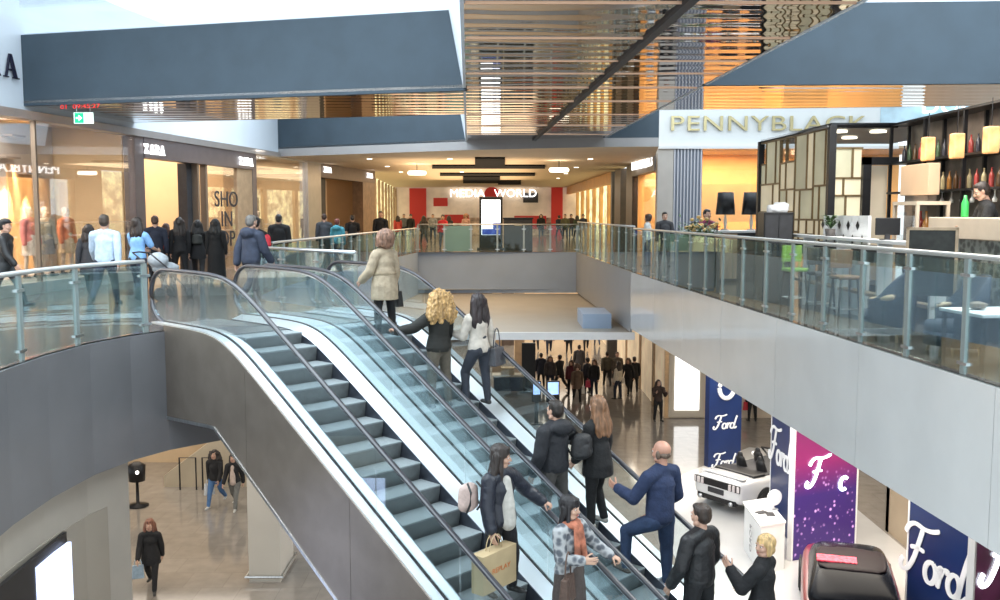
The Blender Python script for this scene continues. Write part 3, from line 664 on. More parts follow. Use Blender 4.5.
struct('trim_26', b, mat('pale_slat',(.52,.52,.56),.4,.2))
b = MB(); b.bbox((7.65,36.1,.1),(17,36.13,4.25)); struct('window_6', b, SHOPG)
ORG = mat('amber_wall',(.88,.50,.19),.6,0,.14,.8)
b = MB(); b.bbox((5.9,40.6,0),(17,40.7,4.3)); b.bbox((7.7,38.3,1.5),(10.6,38.4,3.0)); b.bbox((11.2,38.0,.4),(13,38.1,3.2)); struct('wall_boutique_back', b, ORG)
b = MB(); b.bbox((5.7,36.3,4.3),(17,41,4.4)); struct('ceiling_boutique', b, WARMW)
rx = lambda Y: 5.95-.008*(Y-36)
b = MB(); 
def rbox(b, Y0, Y1, z0, z1, d0, d1): b.add([(rx(Y0)-d0,Y0,z0),(rx(Y1)-d0,Y1,z0),(rx(Y1)-d1,Y1,z0),(rx(Y0)-d1,Y0,z0),(rx(Y0)-d0,Y0,z1),(rx(Y1)-d0,Y1,z1),(rx(Y1)-d1,Y1,z1),(rx(Y0)-d1,Y0,z1)], [(3,2,1,0),(4,5,6,7),(0,1,5,4),(1,2,6,5),(2,3,7,6),(3,0,4,7)]); return b
rbox(b, 36.45, 42.3, 3.45, 4.3, .06, -.3); struct('wall_lintel_boutique', b, mat('grey_sign_band',(.30,.27,.25),.5,.1,.05,2))
tag(put_text('shop_sign', text('PENNYBLACK', .62, .03, 1.15), LETW, None, Vector((rx(39)-.12,38.9,3.86)), Vector((.05,-1,0))), 'white PENNYBLACK lettering on the grey corridor side band', 'sign')
b = MB(); rbox(b, 36.5, 42.2, .1, 3.45, -.1, -.13); struct('window_7', b, SHOPG)
b = MB(); b.bbox((7.6,41,0),(8.0,42.4,4)); struct('wall_boutique_side', b, ORG)
b = MB(); rbox(b, 42.3, 44.2, 0, 4, .02, -.4); rbox(b, 46.2, 48.4, 0, 4, .02, -.4); rbox(b, 49.4, 50.0, 0, 4, .02, -.4); struct('trim_27', b, mat('dark_bronze_pier',(.09,.08,.075),.4,.4,.1,3))
b = MB(); rbox(b, 44.2, 80, 0, 4, -.8, -1); struct('wall_right_far', b, mat('shop_glow_wall'))
b = MB()
for i in range(7): rbox(b, 52+i*4.2, 52.5+i*4.2, 0, 4, -.6, -.8)
rbox(b, 50, 80, 3.4, 4, .0, -.3); struct('trim_28', b, mat('amber_pier',(.75,.42,.16),.5,0,.1,2))
# ------------------------------------------------------------------ balustrades
def balustrade(label, pts, H, zb=-.25, step=1.35, post=(.085,.035), gm=None, railm=None, frosted=(), inset=.05, posts=True, cz=None):
    r = thing('glass_balustrade', label, 'balustrade', (pts[0][0],pts[0][1],0)); o = Vector((pts[0][0],pts[0][1],0)); pts = [Vector((p[0],p[1],0))-o for p in offs(pts, -inset)]
    railm = railm or mat('rail_grey',(.62,.64,.64),.3,.5)
    q = MB(); q.tube([p+Vector((0,0,H)) for p in pts], .032, 10, flat=1.3); q.build('handrail', railm, r, True)
    # resample
    seg = [(pts[i+1]-pts[i]).length for i in range(len(pts)-1)]; tot = sum(seg); n = max(1, round(tot/step))
    def at(s):
        for i, L in enumerate(seg):
            if s <= L+1e-6 or i == len(seg)-1: return pts[i].lerp(pts[i+1], s/L), (pts[i+1]-pts[i]).normalized()
            s -= L
    PM = mat('post_steel',(.36,.42,.42),.4,.5,.06,8)
    for i in range(n+1):
        p, t = at(tot*i/n); a = math.atan2(t.y,t.x)
        if posts:
            q = MB(); R = Matrix.Rotation(a,3,'Z'); q.box(p+Vector((0,0,(H-.03+zb)/2)), (post[0],post[1],H-.03-zb), R)
            nn = Vector((-t.y,t.x,0))
            po = q.build('post', PM, r); q = MB()
            for z in (.12,H-.22): q.box(p+Vector((0,0,z)), (post[0]*2.4,.05,.035), R)
            q.build('clamp', STEEL, po)
        if i < n:
            s0, s1 = tot*i/n+.03, tot*(i+1)/n-.03; m = max(1, int((s1-s0)/.5)) if len(pts) > 3 else 1; q = MB()
            P = [at(s0+(s1-s0)*j/m) for j in range(m+1)]
            for j in range(m):
                A, B = P[j][0], P[j+1][0]; nn = Vector((-P[j][1].y,P[j][1].x,0))*.006+Vector((0,0,0))
                q.add([A-nn+Vector((0,0,.02)),B-nn+Vector((0,0,.02)),B+nn+Vector((0,0,.02)),A+nn+Vector((0,0,.02)),A-nn+Vector((0,0,H-.06)),B-nn+Vector((0,0,H-.06)),B+nn+Vector((0,0,H-.06)),A+nn+Vector((0,0,H-.06))], [(3,2,1,0),(4,5,6,7),(0,1,5,4),(1,2,6,5),(2,3,7,6),(3,0,4,7)])
            q.build('glass_panel', GLF if i in frosted else (gm or GLG), r)
    return r
balustrade('curved glass balustrade with steel posts along the near gallery above the grey fascia', LEFT[1:-1]+[(-5.47,14.58)], 1.1, -.12)
balustrade('long glass balustrade in front of the cafe above the glossy white fascia', [(ER(y),y) for y in (29.65,24,18,12,6,0)], 1.36, -.05, 1.38)
balustrade('glass balustrade above the mid grey fascia beside the boutique', [(ER(44.9),44.9),(ER(29.65),29.65)], 1.42, -.05, 1.5)
balustrade('glass balustrade across the far end of the void with a frosted teal panel', [(-3.9,44.9),(ER(44.9),44.9)], 1.3, -.05, 1.26, frosted=(1,))
balustrade('receding glass balustrade of close panes on the shop side of the void', VOIDL[1:], 1.12, -.05, 1.3)
balustrade('low glass barrier with rounded silver handrail beside the escalator landing', VOIDL[:2], 1.12, -.05, 1.2, railm=ALU)
# ------------------------------------------------------------------ escalators
ERZ = .8015; EO = Vector((-3.511,13.699,-.191)); NX = Vector((math.cos(ERZ),math.sin(ERZ),0)); UA = Vector((-math.sin(ERZ),math.cos(ERZ),0)); T30 = math.tan(PI/6)
def elocal(a, b, z=0): return EO+UA*a+NX*b+Vector((0,0,z))
def smin(a, b, k=7): return -math.log(math.exp(-k*a)+math.exp(-k*b))/k if abs(a-b) < 3 else min(a,b)
ZB = LOW-EO.z
def lvl(a, top, slope, bot): 
    v = smin(a*T30+slope, top); w = -smin(-v, -bot); return w
deck = lambda a: lvl(a, .29, .07, ZB+.1)
railz = lambda a: lvl(a, 1.131, .94, ZB+.94)
RUB = mat('black_rubber_handrail',(.035,.035,.045),.28,0,.1,10,spec=.7)
STEPM = mat('grey_step',(.36,.40,.42),.5,.3,.25,60,col2=(.25,.28,.29),tex='wave',stretch=(1,.0,.0))
RISM = mat('dark_riser',(.19,.205,.21),.5,.4,.1,10)
SKM = mat('dark_skirt',(.10,.11,.14),.3,.7,.1,10)
stepm = None
def escalator(label, b0, outL, outR, cladL, cladR):
    global stepm
    r = thing('escalator', label, 'escalator', elocal(0,b0), ERZ)
    AS = [2.55-.15*i for i in range(int((2.55+12.3)/.15)+1)]
    def strip2(nm, x0, x1, dz0, dz1, m, th=.03, A=AS):
        b = MB(); b.sweep([(x0,dz0),(x1,dz1),(x1,dz1-th),(x0,dz0-th)], lambda i, p: (p[0], A[i], deck(A[i])+p[1]), len(A)); return b.build(nm, m, r)
    strip2('outer_deck', outL, -.28, 0, 0, ALU if cladL else SATIN); strip2('outer_deck', 1.28, outR, 0, 0, SATIN if cladL else ALU)
    IN = mat('inner_deck_aluminium',(.74,.78,.82),.36,.9)
    strip2('inner_deck', -.245, -.02, .0, -.07, SATIN); strip2('inner_deck', 1.02, 1.245, -.07, .0, IN if cladL else ALU)
    strip2('glass_channel', -.28, -.245, .012, .012, BLACK, .06); strip2('glass_channel', 1.245, 1.28, .012, .012, BLACK, .06)
    for x in (-.02, 1.02):
        b = MB(); b.sweep([(x-.01,-.07),(x+.01,-.07),(x+.01,-.42),(x-.01,-.42)], lambda i, p: (p[0], AS[i], deck(AS[i])+p[1]), len(AS)); b.build('skirt_panel', SKM, r)
    def botz(a):
        v = -1.14+(a-.61)*.59 if a < .61 else -1.14-.05*(a-.61); return max(v, ZB+.01)
    for x, on, m in ((outL,cladL,CLAD),(outR,cladR,mat('shop_reflection_cladding',(.42,.36,.30),.35,.8,.08,3))):  # tan shop reflection put into the right hand cladding colour
        if not on: continue
        b = MB(); AC = [a for a in AS if a <= 2.2]; 
        for lo in range(0, len(AC)-1, 16):
            A = AC[lo:lo+17]
            if len(A) < 2: continue
            sgn = -1 if x < 0 else 1
            b.sweep([(x,0),(x+.02*sgn,0),(x+.02*sgn,1),(x,1)], lambda i, p, A=A: (p[0], A[i]+(.004 if i == len(A)-1 else -.004 if i == 0 else 0), max(deck(A[i])-.02,botz(A[i])+.02) if p[1] == 0 else botz(A[i])), len(A))
        b.build('cladding', m, r)
    b = MB(); b.sweep([(outL,0),(outR,0),(outR,.04),(outL,.04)], lambda i, p: (p[0], AS[i], botz(AS[i])+p[1]), len(AS)); b.build('truss_soffit', GREYP, r)
    if cladL:
        b = MB(); b.sweep([(outL-.03,-.02),(outL,-.02),(outL,.03),(outL-.03,.03)], lambda i, p: (p[0], AS[i], botz(AS[i])+p[1]), len(AS)); b.build('edge_trim', STEEL, r)
    # handrails and glass
    for x in (-.262, 1.262):
        pa = [(2.40,railz(2.4))]+[(2.35+.5*math.cos(w), .70+.431*math.sin(w)) for w in [PI/2-PI*i/14 for i in range(1,15)]]
        top = [(a, railz(a)) for a in [2.3-.15*i for i in range(int((2.3+12.1)/.15)+1)]]
        bz = ZB+.51; pb = [(-12.25-.5*math.sin(PI*i/14), bz+.43*math.cos(PI*i/14)) for i in range(15)]
        full = pa[::-1]+top+pb
        b = MB(); b.tube([(x,a,z) for a, z in full], .03, 8, flat=1.35); b.build('handrail', RUB, r, True)
        b = MB(); b.tube([(x,a,z-.035) for a, z in top], .014, 6); b.build('rail_guide', STEEL, r, True)
        edges = [2.75]+[1.5-1.5*i for i in range(10)]
        for a1, a0 in zip(edges[:-1], edges[1:]):
            b = MB(); n = 8; A = [a1-.01+(a0-a1+.02)*i/n for i in range(n+1)]
            tz = lambda a: railz(a)-.03 if a < 2.35 else .70+.40*math.sqrt(max(0,1-((a-2.35)/.47)**2))
            lz = lambda a: deck(a) if a < 2.35 else .70-.41*math.sqrt(max(0,1-((a-2.35)/.47)**2))
            b.sweep([(x-.006,0),(x+.006,0),(x+.006,1),(x-.006,1)], lambda i, p: (p[0], A[i], lz(A[i]) if p[1] == 0 else tz(A[i])), n+1); b.build('glass_panel', GLE, r)
    # steps
    if stepm is None:
        b = MB(); prof = [(0,0),(.012,.006),(.4,.006),(.4,-.02),(.06,-.03),(.055,-.12),(.075,-.25),(.045,-.25),(.02,-.13),(.004,-.02)]
        k = len(prof); b.add([(x,p[0],p[1]) for x in (.0,1.0) for p in prof], [tuple(range(k)), tuple(range(2*k-1,k-1,-1))]+[(i,(i+1)%k,k+(i+1)%k,k+i) for i in range(k)], 0)
        for i in range(len(b.m)):
            f = b.f[i]; zs = [b.v[j][2] for j in f]
            if max(zs) < .0 or min(zs) < -.1: b.m[i] = 1
        stepm = b.mesh('step', [STEPM, RISM])
    for k in range(28):
        z = -.4*k*T30
        if z < ZB: z = ZB
        o = link('step', stepm, r, (0,-.4*k,z))
    for k in (1,): link('step', stepm, r, (0,.4,.175))
    b = MB(); b.bbox((0,.8,.15),(1,2.9,.197)); b.build('landing_plate', mat('ribbed_plate',(.30,.31,.32),.35,.8,.3,40,tex='wave'), r)
    b = MB(); b.bbox((0,-13,ZB),(1,-11.2,ZB+.03)); b.build('landing_plate', mat('ribbed_plate'), r)
    return r
escalator('descending escalator with empty upper steps and bare bronze cladding', 0, -.42, 1.46, True, False)
escalator('ascending escalator carrying a line of riders seen from behind', 1.93, -.47, 1.42, False, True)
b = MB(); b.bbox((15.9,12,0),(16.1,36,4.3)); struct('wall_right', b, mat('cafe_far_wall',(.42,.36,.30),.7,0,.1,1))
# ------------------------------------------------------------------ lower level
W = [p for p in offs(LEFT, -.1)][1:-1]
ribbon('wall_lower_left', W, LOW, -1.95, BEIGE, 0, .5)
def onW(Y):
    for p, q in zip(W[:-1], W[1:]):
        if p[1] <= Y <= q[1]: f = (Y-p[1])/(q[1]-p[1]); return Vector((p[0]+(q[0]-p[0])*f, Y, 0))
ribbon('trim_29', [onW(y)[:2] for y in (9.5,10.4,11.2,12.0,12.7,13.3,13.8)], LOW, -2.53, mat('recess_tan',(.37,.32,.26),.6,0,.05,1), .012, .05)
t = thing('light_box', 'lit lavender advertising screen in a black surround on the lower beige wall', 'screen', onW(12.2)+Vector((0,0,LOW)))
o = onW(12.2); P = [onW(y)-o for y in (10.2,11.72,12.72)]
def wpan(p, q, z0, z1, d, m, nm):
    b = MB(); dv = (q-p).normalized(); n = Vector((dv.y,-dv.x,0)); a = p+n*d; c = q+n*d; e = n*-.05
    b.prism([a[:2],c[:2],(c+e)[:2],(a+e)[:2]], z0, z1); return b.build(nm, m, t)
wpan(P[0], P[2], .6, 4.06, .06, BLACK, 'surround'); wpan(P[1], P[2].lerp(P[1],.04), .7, 3.93, .14, mat('screen_lavender',(.62,.70,.98),.4,0,.08,2,emit=1.1), 'screen')
t = thing('column', 'square cream column with a low steel base rail on the lower floor', 'column', (-5.4,21.7,LOW)); t['kind'] = 'structure'
b = MB(); b.bbox((-.36,-.68,0),(.36,.7,4.65)); b.build('shaft', mat('cream_column',(.60,.56,.50),.5,0,.04,1), t)
b = MB(); b.tube([(-.42,-.75,.14),(.42,-.75,.14),(.42,.78,.14),(-.42,.78,.14)],.03,6,close=True); b.build('base_rail', STEEL, t)
b = MB(); b.bbox((-30,31.5,LOW),(-7.2,31.7,-1.98)); struct('wall_lower_back', b, mat('lower_warm',(.58,.42,.26),.6,0,.1,1))
b = MB(); b.bbox((-7.4,31.5,LOW),(-7.2,50,-1.98)); struct('wall_lower_side', b, BEIGE)
t = thing('staircase', 'beige clad staircase flank with dark tube rails rising behind the lower floor', 'staircase', (-10.4,28.6,LOW))
b = MB(); b.add([(0,0,0),(3.4,0,0),(3.4,0,2.9),(1.9,0,1.75),(0,0,.35),(0,1.6,0),(3.4,1.6,0),(3.4,1.6,2.9),(1.9,1.6,1.75),(0,1.6,.35)], [(0,1,2,3,4),(9,8,7,6,5),(0,5,6,1),(1,6,7,2),(2,7,8,3),(3,8,9,4),(4,9,5,0)]); b.build('flank', mat('flank_beige',(.50,.42,.31),.4,.2,.06,2), t)
for x in (.6,1.3): 
    b = MB(); b.tube([(x,-.3,0),(x,-.3,1.0),(x+.5,-.3,1.0),(x+.5,-.3,0)],.025,6); b.build('rail', BLACK, t)
t = thing('lamp_stand', 'black spotlight stand beside the lower beige wall', 'lamp', atz(138,506,LOW))
b = MB(); b.lathe([(.3,0),(.3,.04),(.05,.08),(.04,.7),(.22,.75),(.25,1.2),(.1,1.3)],seg=14); b.build('stand', BLACK, t, True)
b = MB(); b.ell((.08,-.2,1.05),(.06,.04,.06)); b.build('bulb', mat('bulb',(1,.95,.85),.4,emit=3), t, True)
# lower walls under the far gallery and right side
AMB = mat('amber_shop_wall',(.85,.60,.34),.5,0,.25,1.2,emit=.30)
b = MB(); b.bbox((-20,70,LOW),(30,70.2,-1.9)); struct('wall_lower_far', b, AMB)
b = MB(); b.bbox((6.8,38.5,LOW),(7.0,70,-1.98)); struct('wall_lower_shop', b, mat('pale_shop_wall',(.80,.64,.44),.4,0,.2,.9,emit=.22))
b = MB(); b.bbox((6.8,38.5,LOW),(16,38.7,-1.98)); struct('wall_lower_front', b, mat('pale_front',(.66,.55,.43),.5,0,.06,1))
for Y in (41,45,50,56): 
    b = MB(); b.bbox((6.74,Y,LOW),(6.82,Y+.5,-1.98)); struct('trim_%d' % (30+int(Y)), b, mat('tan_pillar'))
t = thing('light_box', 'tall blank glowing white light box in a cream frame', 'light box', (7.65,38.4,LOW))
b = MB(); b.bbox((-.7,0,.05),(.75,.1,4.2)); b.build('frame', mat('cream_frame',(.62,.55,.45),.5,0,.03,2), t)
b = MB(); b.bbox((-.46,-.03,.35),(.55,.0,3.95)); b.build('lit_panel', mat('lit_white',(1,1,.98),.4,emit=1.5), t)
b = MB(); b.bbox((10.3,8,LOW),(10.5,24.6,-1.98)); b.bbox((10.3,24.4,LOW),(16,24.6,-1.98)); struct('wall_lower_right', b, mat('tan_wall',(.40,.32,.23),.6,0,.06,1))
b = MB(); b.bbox((-6,60,LOW),(.9,60.2,-1.98)); struct('wall_lower_store', b, mat('dark_store',(.10,.07,.055),.5,0,.5,2))
for i, px in enumerate((497,519.5,612)):
    p = atz(px,378,LOW); b = MB(); b.bbox((p.x-.25,p.y,LOW),(p.x+.25,p.y+.5,-1.98)); struct('trim_%d' % (95+i), b, mat('tan_pillar') if i < 2 else mat('dark_bronze_pier'))
p = atz(529,392,LOW); t = thing('totem', 'tall plain black totem standing on the lower floor behind the crowd', 'totem', p)
b = MB(); b.bbox((-.35,-.1,0),(.3,.1,2.35)); b.build('panel', BLACK, t, False, .02); b = MB(); b.bbox((-.45,-.25,0),(.4,.25,.05)); b.build('base', DARK, t)
p = atz(508,392,LOW); t = thing('display_table', 'pale display table with dark cloth sides on the lower floor', 'table', p)
b = MB(); b.bbox((-.75,-.4,.78),(.75,.4,.86)); b.build('tabletop', mat('pale_top',(.68,.55,.38),.4,0,.1,4), t); b = MB(); b.bbox((-.68,-.34,.1),(.68,.34,.78)); b.build('cloth_side', mat('navy_cloth',(.04,.05,.08),.8,0,.3,6), t)
for x in (-.7,.7):
    b = MB(); b.bbox((x-.03,-.37,0),(x+.03,.37,.1)); b.build('leg', BLACK, t)
b = MB(); b.bbox((-.3,-.25,0),(.35,.25,.32)); tag(b.build('carton', mat('carton',(.62,.47,.28),.6,0,.1,5), None, False, .01, loc=p+Vector((-.05,0,.86))), 'tan carton on the pale display table', 'box')
for i, px in enumerate((534.5, 551)):
    p = atz(px+2,424,LOW); t = thing('info_kiosk', ['slim black screen kiosk with a narrow lit blue display','slim black screen kiosk with the wider lit blue display'][i], 'kiosk', p, .2)
    w = (.14,.22)[i]
    b = MB(); b.bbox((-w-.05,0,.9),(w+.05,.08,1.75)); b.build('housing', BLACK, t, False, .01); b = MB(); b.bbox((-w,-.012,1.2),(w,.0,1.7)); b.build('screen', mat('screen_blue',(.35,.55,1),.4,0,.2,3,emit=1.0), t)
    b = MB(); b.bbox((-.08,.0,.0),(.08,.07,.9)); b.bbox((-.25,-.2,0),(.25,.25,.03)); b.build('stand', BLACK, t)
# ------------------------------------------------------------------ car show stand
b = MB(); b.prism([atz(600,600,LOW)[:2], (4.2,17), (4.4,28.2), (9,33.5), (10.2,33), (10.2,12), (5,12)], LOW, LOW+.02); struct('floor_stand', b, mat('white_stand_floor',(.50,.50,.50),.12,0,.04,1))
def script_word(chars='Ford', w=.047):
    G = {'F': ([[(-.30,.74),(-.22,.90),(-.05,.98),(.2,.95),(.42,.97),(.62,1.04)], [(.18,.94),(.10,.62),(.0,.28),(-.14,.05),(-.28,.0),(-.36,.1),(-.3,.22)], [(-.12,.5),(.08,.54),(.28,.52)]], .34),
         'o': ([[(.17+.15*math.cos(a*PI/8+1.2), .2+.2*math.sin(a*PI/8+1.2)) for a in range(17)], [(.28,.32),(.38,.36)]], .38),
         'r': ([[(0,.36),(.07,.39),(.05,.2),(.02,.0)], [(.05,.2),(.12,.36),(.22,.4),(.26,.32)]], .28),
         'd': ([[(.15+.15*math.cos(a*PI/8+.8), .2+.2*math.sin(a*PI/8+.8)) for a in range(17)], [(.46,.92),(.38,.6),(.31,.2),(.31,.03),(.42,.02),(.52,.12)]], .5),
         'c': ([[(.17+.15*math.cos(a*PI/8+.7), .2+.2*math.sin(a*PI/8+.7)) for a in range(13)]], .38), ' ': ([], .3)}
    b = MB(); x = 0
    for ch in chars:
        for st in G[ch][0]:
            pts = [Vector((x+p[0]+.12*p[1], p[1], 0)) for p in st]; sm = []
            for i in range(len(pts)-1):
                p0 = pts[max(i-1,0)]; p1 = pts[i]; p2 = pts[i+1]; p3 = pts[min(i+2,len(pts)-1)]
                for k in range(5):
                    u = k/5; sm.append(.5*((2*p1)+(p2-p0)*u+(2*p0-5*p1+4*p2-p3)*u*u+(3*p1-p0-3*p2+p3)*u**3))
            sm.append(pts[-1]); L = []; R = []; n = len(sm)
            for i, p in enumerate(sm):
                tt = (sm[min(i+1,n-1)]-sm[max(i-1,0)]).normalized(); nn = Vector((-tt.y,tt.x,0)); ww = w*(.75+.5*abs(nn.x))*(1 if 0 < i < n-1 else .6)
                L.append(p+nn*ww); R.append(p-nn*ww)
            b.add([(*q[:2],z) for z in (-.01,.01) for q in L+R], [(i,i+1,n+i+1,n+i) for i in range(n-1)]+[(2*n+n+i,2*n+n+i+1,2*n+i+1,2*n+i) for i in range(n-1)])
        x += G[ch][1]
    for i, v in enumerate(b.v): b.v[i] = (v[0]-x/2+.05, v[1]-.45, v[2])
    return b
FB = mat('showroom_blue',(.008,.024,.105),.35,0,.15,.8,emit=.0)
FW = mat('script_white',(.72,.74,.77),.4,emit=.08)
def word(parent, chars, size, origin, xdir, m=FW, nm='lettering'):
    me = script_word(chars).mesh('script', m)
    for v in me.vertices: v.co = Vector((v.co.x*size, v.co.y*size, v.co.z))
    return put_text(nm, me, m, parent, origin, xdir)
# blue tower
p1, p2 = Vector((6.92,30.78,LOW)), Vector((8.08,31.13,LOW)); d = (p2-p1).normalized(); n = Vector((d.y,-d.x,0))
t = thing('banner_tower', 'square blue tower with white script lettering behind the white convertible', 'banner', p1)
b = MB(); b.prism([(0,0),(p2-p1)[:2],((p2-p1)-n*.28)[:2],(-n*.28)[:2]], 0, 4.4); b.build('tower', FB, t)
word(t, 'Ford', .46, d*.64+n*.012+Vector((0,0,1.5)), d); word(t, 'Ford', .46, d*.62+n*.012+Vector((0,0,.22)), d)
b = MB(); b.tube([d*(.62+.27*math.cos(i*PI/12))+n*.02+Vector((0,0,2.65+.33*math.sin(i*PI/12))) for i in range(24)], .075, 6, close=True); b.build('ring', FW, t)
PRP = bpy.data.materials.new('led_wall'); PRP.use_nodes = True; nt = PRP.node_tree; bs = nt.nodes['Principled BSDF']
tc = nt.nodes.new('ShaderNodeTexCoord'); sx = nt.nodes.new('ShaderNodeSeparateXYZ'); nt.links.new(tc.outputs['Generated'], sx.inputs[0])
rp = nt.nodes.new('ShaderNodeValToRGB'); rp.color_ramp.elements[0].color = (.03,.008,.11,1); rp.color_ramp.elements[0].position = .1; rp.color_ramp.elements[1].color = (.05,.008,.045,1); e = rp.color_ramp.elements.new(.62); e.color = (.17,.012,.09,1); e = rp.color_ramp.elements.new(.4); e.color = (.03,.012,.12,1)
nt.links.new(sx.outputs[2], rp.inputs[0])
vo = nt.nodes.new('ShaderNodeTexVoronoi'); vo.inputs['Scale'].default_value = 7; vo.inputs['Randomness'].default_value = 1; nt.links.new(tc.outputs['Object'], vo.inputs['Vector'])
r2 = nt.nodes.new('ShaderNodeValToRGB'); r2.color_ramp.elements[0].color = (1,1,1,1); r2.color_ramp.elements[0].position = .10; r2.color_ramp.elements[1].color = (0,0,0,1); r2.color_ramp.elements[1].position = .34; nt.links.new(vo.outputs[0], r2.inputs[0])
mz = nt.nodes.new('ShaderNodeMapRange'); mz.inputs[1].default_value = .62; mz.inputs[2].default_value = .25; nt.links.new(sx.outputs[2], mz.inputs[0])
nz = nt.nodes.new('ShaderNodeTexNoise'); nz.inputs['Scale'].default_value = 3; nt.links.new(tc.outputs['Object'], nz.inputs['Vector'])
mm = nt.nodes.new('ShaderNodeMath'); mm.operation = 'MULTIPLY'; nt.links.new(r2.outputs[0], mm.inputs[0]); nt.links.new(mz.outputs[0], mm.inputs[1])
m3 = nt.nodes.new('ShaderNodeMath'); m3.operation = 'MULTIPLY'; nt.links.new(mm.outputs[0], m3.inputs[0]); m3b = nt.nodes.new('ShaderNodeMapRange'); m3b.inputs[1].default_value = .42; m3b.inputs[2].default_value = .6; nt.links.new(nz.outputs[0], m3b.inputs[0]); nt.links.new(m3b.outputs[0], m3.inputs[1])
mc = nt.nodes.new('ShaderNodeMix'); mc.data_type = 'RGBA'; nt.links.new(m3.outputs[0], mc.inputs[0]); nt.links.new(rp.outputs[0], mc.inputs[6]); mc.inputs[7].default_value = (.85,.45,1,1)
nt.links.new(mc.outputs[2], bs.inputs['Base Color']); nt.links.new(mc.outputs[2], bs.inputs['Emission Color']); bs.inputs['Emission Strength'].default_value = .4; bs.inputs['Roughness'].default_value = .3
NEON = mat('neon_white',(.9,.97,1),.4,emit=2.2)
def panel(label, p1, p2, H, m, nm, words, cat='banner', edge=.05):
    d = (p2-p1); L = d.length; d.normalize(); n = Vector((d.y,-d.x,0)); t = thing(nm, label, cat, p1)
    b = MB(); b.prism([(0,0),(d*L)[:2],(d*L-n*.12)[:2],(-n*.12)[:2]], .03, H); b.build('panel', m, t)
    for s in (-edge, L):
        b = MB(); b.prism([(d*s+n*.01)[:2],(d*(s+edge)+n*.01)[:2],(d*(s+edge)-n*.14)[:2],(d*s-n*.14)[:2]], 0, H+.02); b.build('edge_frame', WHITE, t)
    for ch, size, u, z, mm_ in words: word(t, ch, size, d*L*u+n*.02+Vector((0,0,z)), d, mm_)
    return t
panel('narrow blue banner with white script lettering beside the white counter', Vector((7.42,25.35,LOW)), Vector((7.45,23.66,LOW)), 3.9, FB, 'banner', [('Ford',.95,.5,2.2,FW)])
panel('purple LED wall with pink sparkles and glowing white letters', Vector((7.1,22.28,LOW)), Vector((8.95,23.2,LOW)), 3.9, PRP, 'led_wall', [('F',.72,.34,2.12,NEON),('c',.8,.76,1.95,NEON)], 'screen')
panel('tall blue banner with white script lettering in front of the red car', Vector((8.72,19.6,LOW)), Vector((9.1,17.75,LOW)), 4.3, FB, 'banner', [('Ford',1.12,.5,1.35,FW)])
panel('dark plum LED wall with a glowing white letter at the frame edge', Vector((8.82,17.0,LOW)), Vector((10.2,17.7,LOW)), 4.2, mat('plum_led',(.06,.012,.04),.3,0,.3,2,emit=.4), 'led_wall', [('F',1.1,.42,2.0,NEON)], 'screen')
# counter
cA, cB, cC = Vector((6.15,23.25,LOW)), Vector((6.09,21.46,LOW)), Vector((6.77,21.77,LOW)); cD = cA+(cC-cB)
t = thing('reception_counter', 'white angular reception counter on the car stand', 'counter', cB)
q = [cA-cB, Vector(), cC-cB, cD-cB]; b = MB(); b.prism([(x*.96)[:2] for x in q], .0, 1.14); b.build('body', WHITE, t, False, .01); b = MB(); b.prism([(x*1.03+Vector((-.03,-.03,0)))[:2] for x in q], 1.14, 1.2); b.build('top', mat('counter_top',(.82,.82,.82),.25), t, False, .01)
w = (cB-cA).normalized(); put_text('lettering', text('FORD', .26, .004), mat('grey_letter',(.25,.25,.27),.5), t, -w*.75+Vector((-.012,0,.62))+Vector((w.y,-w.x,0))*.05, (0,0,-1), w*-1)
for i, (u, v) in enumerate(((.75,.35),(.55,.6))):
    b = MB(); b.bbox((-.14,-.1,0),(.14,.1,.02)); tag(b.build('tablet', DARK, None, False, .004, loc=cB+(cA-cB)*u*.6+(cC-cB)*v+Vector((0,0,1.2)), rotz=.5+i), ['dark tablet lying near the back of the white counter','dark tablet lying near the front of the white counter'][i], 'tablet')
p = cB+(cA-cB)*.5+(cC-cB)*.9+Vector((0,0,1.2)); t = thing('disc_stand', 'round white disc on a small stand on the white counter', 'display', p)
b = MB(); b.lathe([(.0,-.015),(.2,-.015),(.2,.015),(0,.015)],seg=24); me = b.mesh('d', WHITE); put_text('disc', me, WHITE, t, (0,0,.3), (1,.3,0)); b = MB(); b.tube([(0,.03,0),(0,.03,.3)],.012,6); b.lathe([(.1,0),(.1,.012)],seg=14); b.build('stand', STEEL, t)
# cars
TYRE = mat('tyre',(.02,.02,.02),.8,0,.2,20); RIM = mat('alloy',(.45,.46,.48),.3,.9,.1,10); CGL = mat('car_glass',(.008,.009,.012),.22,0,.1,2,spec=.08)
def loft(b, st, mi=0, prof=None):
    vs = []; k = None
    for y, w, zl, zm, zt, tw in st:
        half = [(0,zl),(w*.8,zl),(w*.97,zl+.1),(w,(zl+zm)/2),(w*.985,zm),(w*tw,zt),(w*tw*.5,zt+.02),(0,zt+.025)]
        ring = half+[(-x,z) for x, z in half[-2:0:-1]]; k = len(ring); vs += [(x,y,z) for x, z in ring]
    n = len(st); b.add(vs, [tuple(range(k-1,-1,-1)), tuple(range((n-1)*k,n*k))]+[(i*k+j,i*k+(j+1)%k,(i+1)*k+(j+1)%k,(i+1)*k+j) for i in range(n-1) for j in range(k)], mi)
def subdiv(o, lv=2): m = o.modifiers.new('s','SUBSURF'); m.levels = lv; m.render_levels = lv; return o
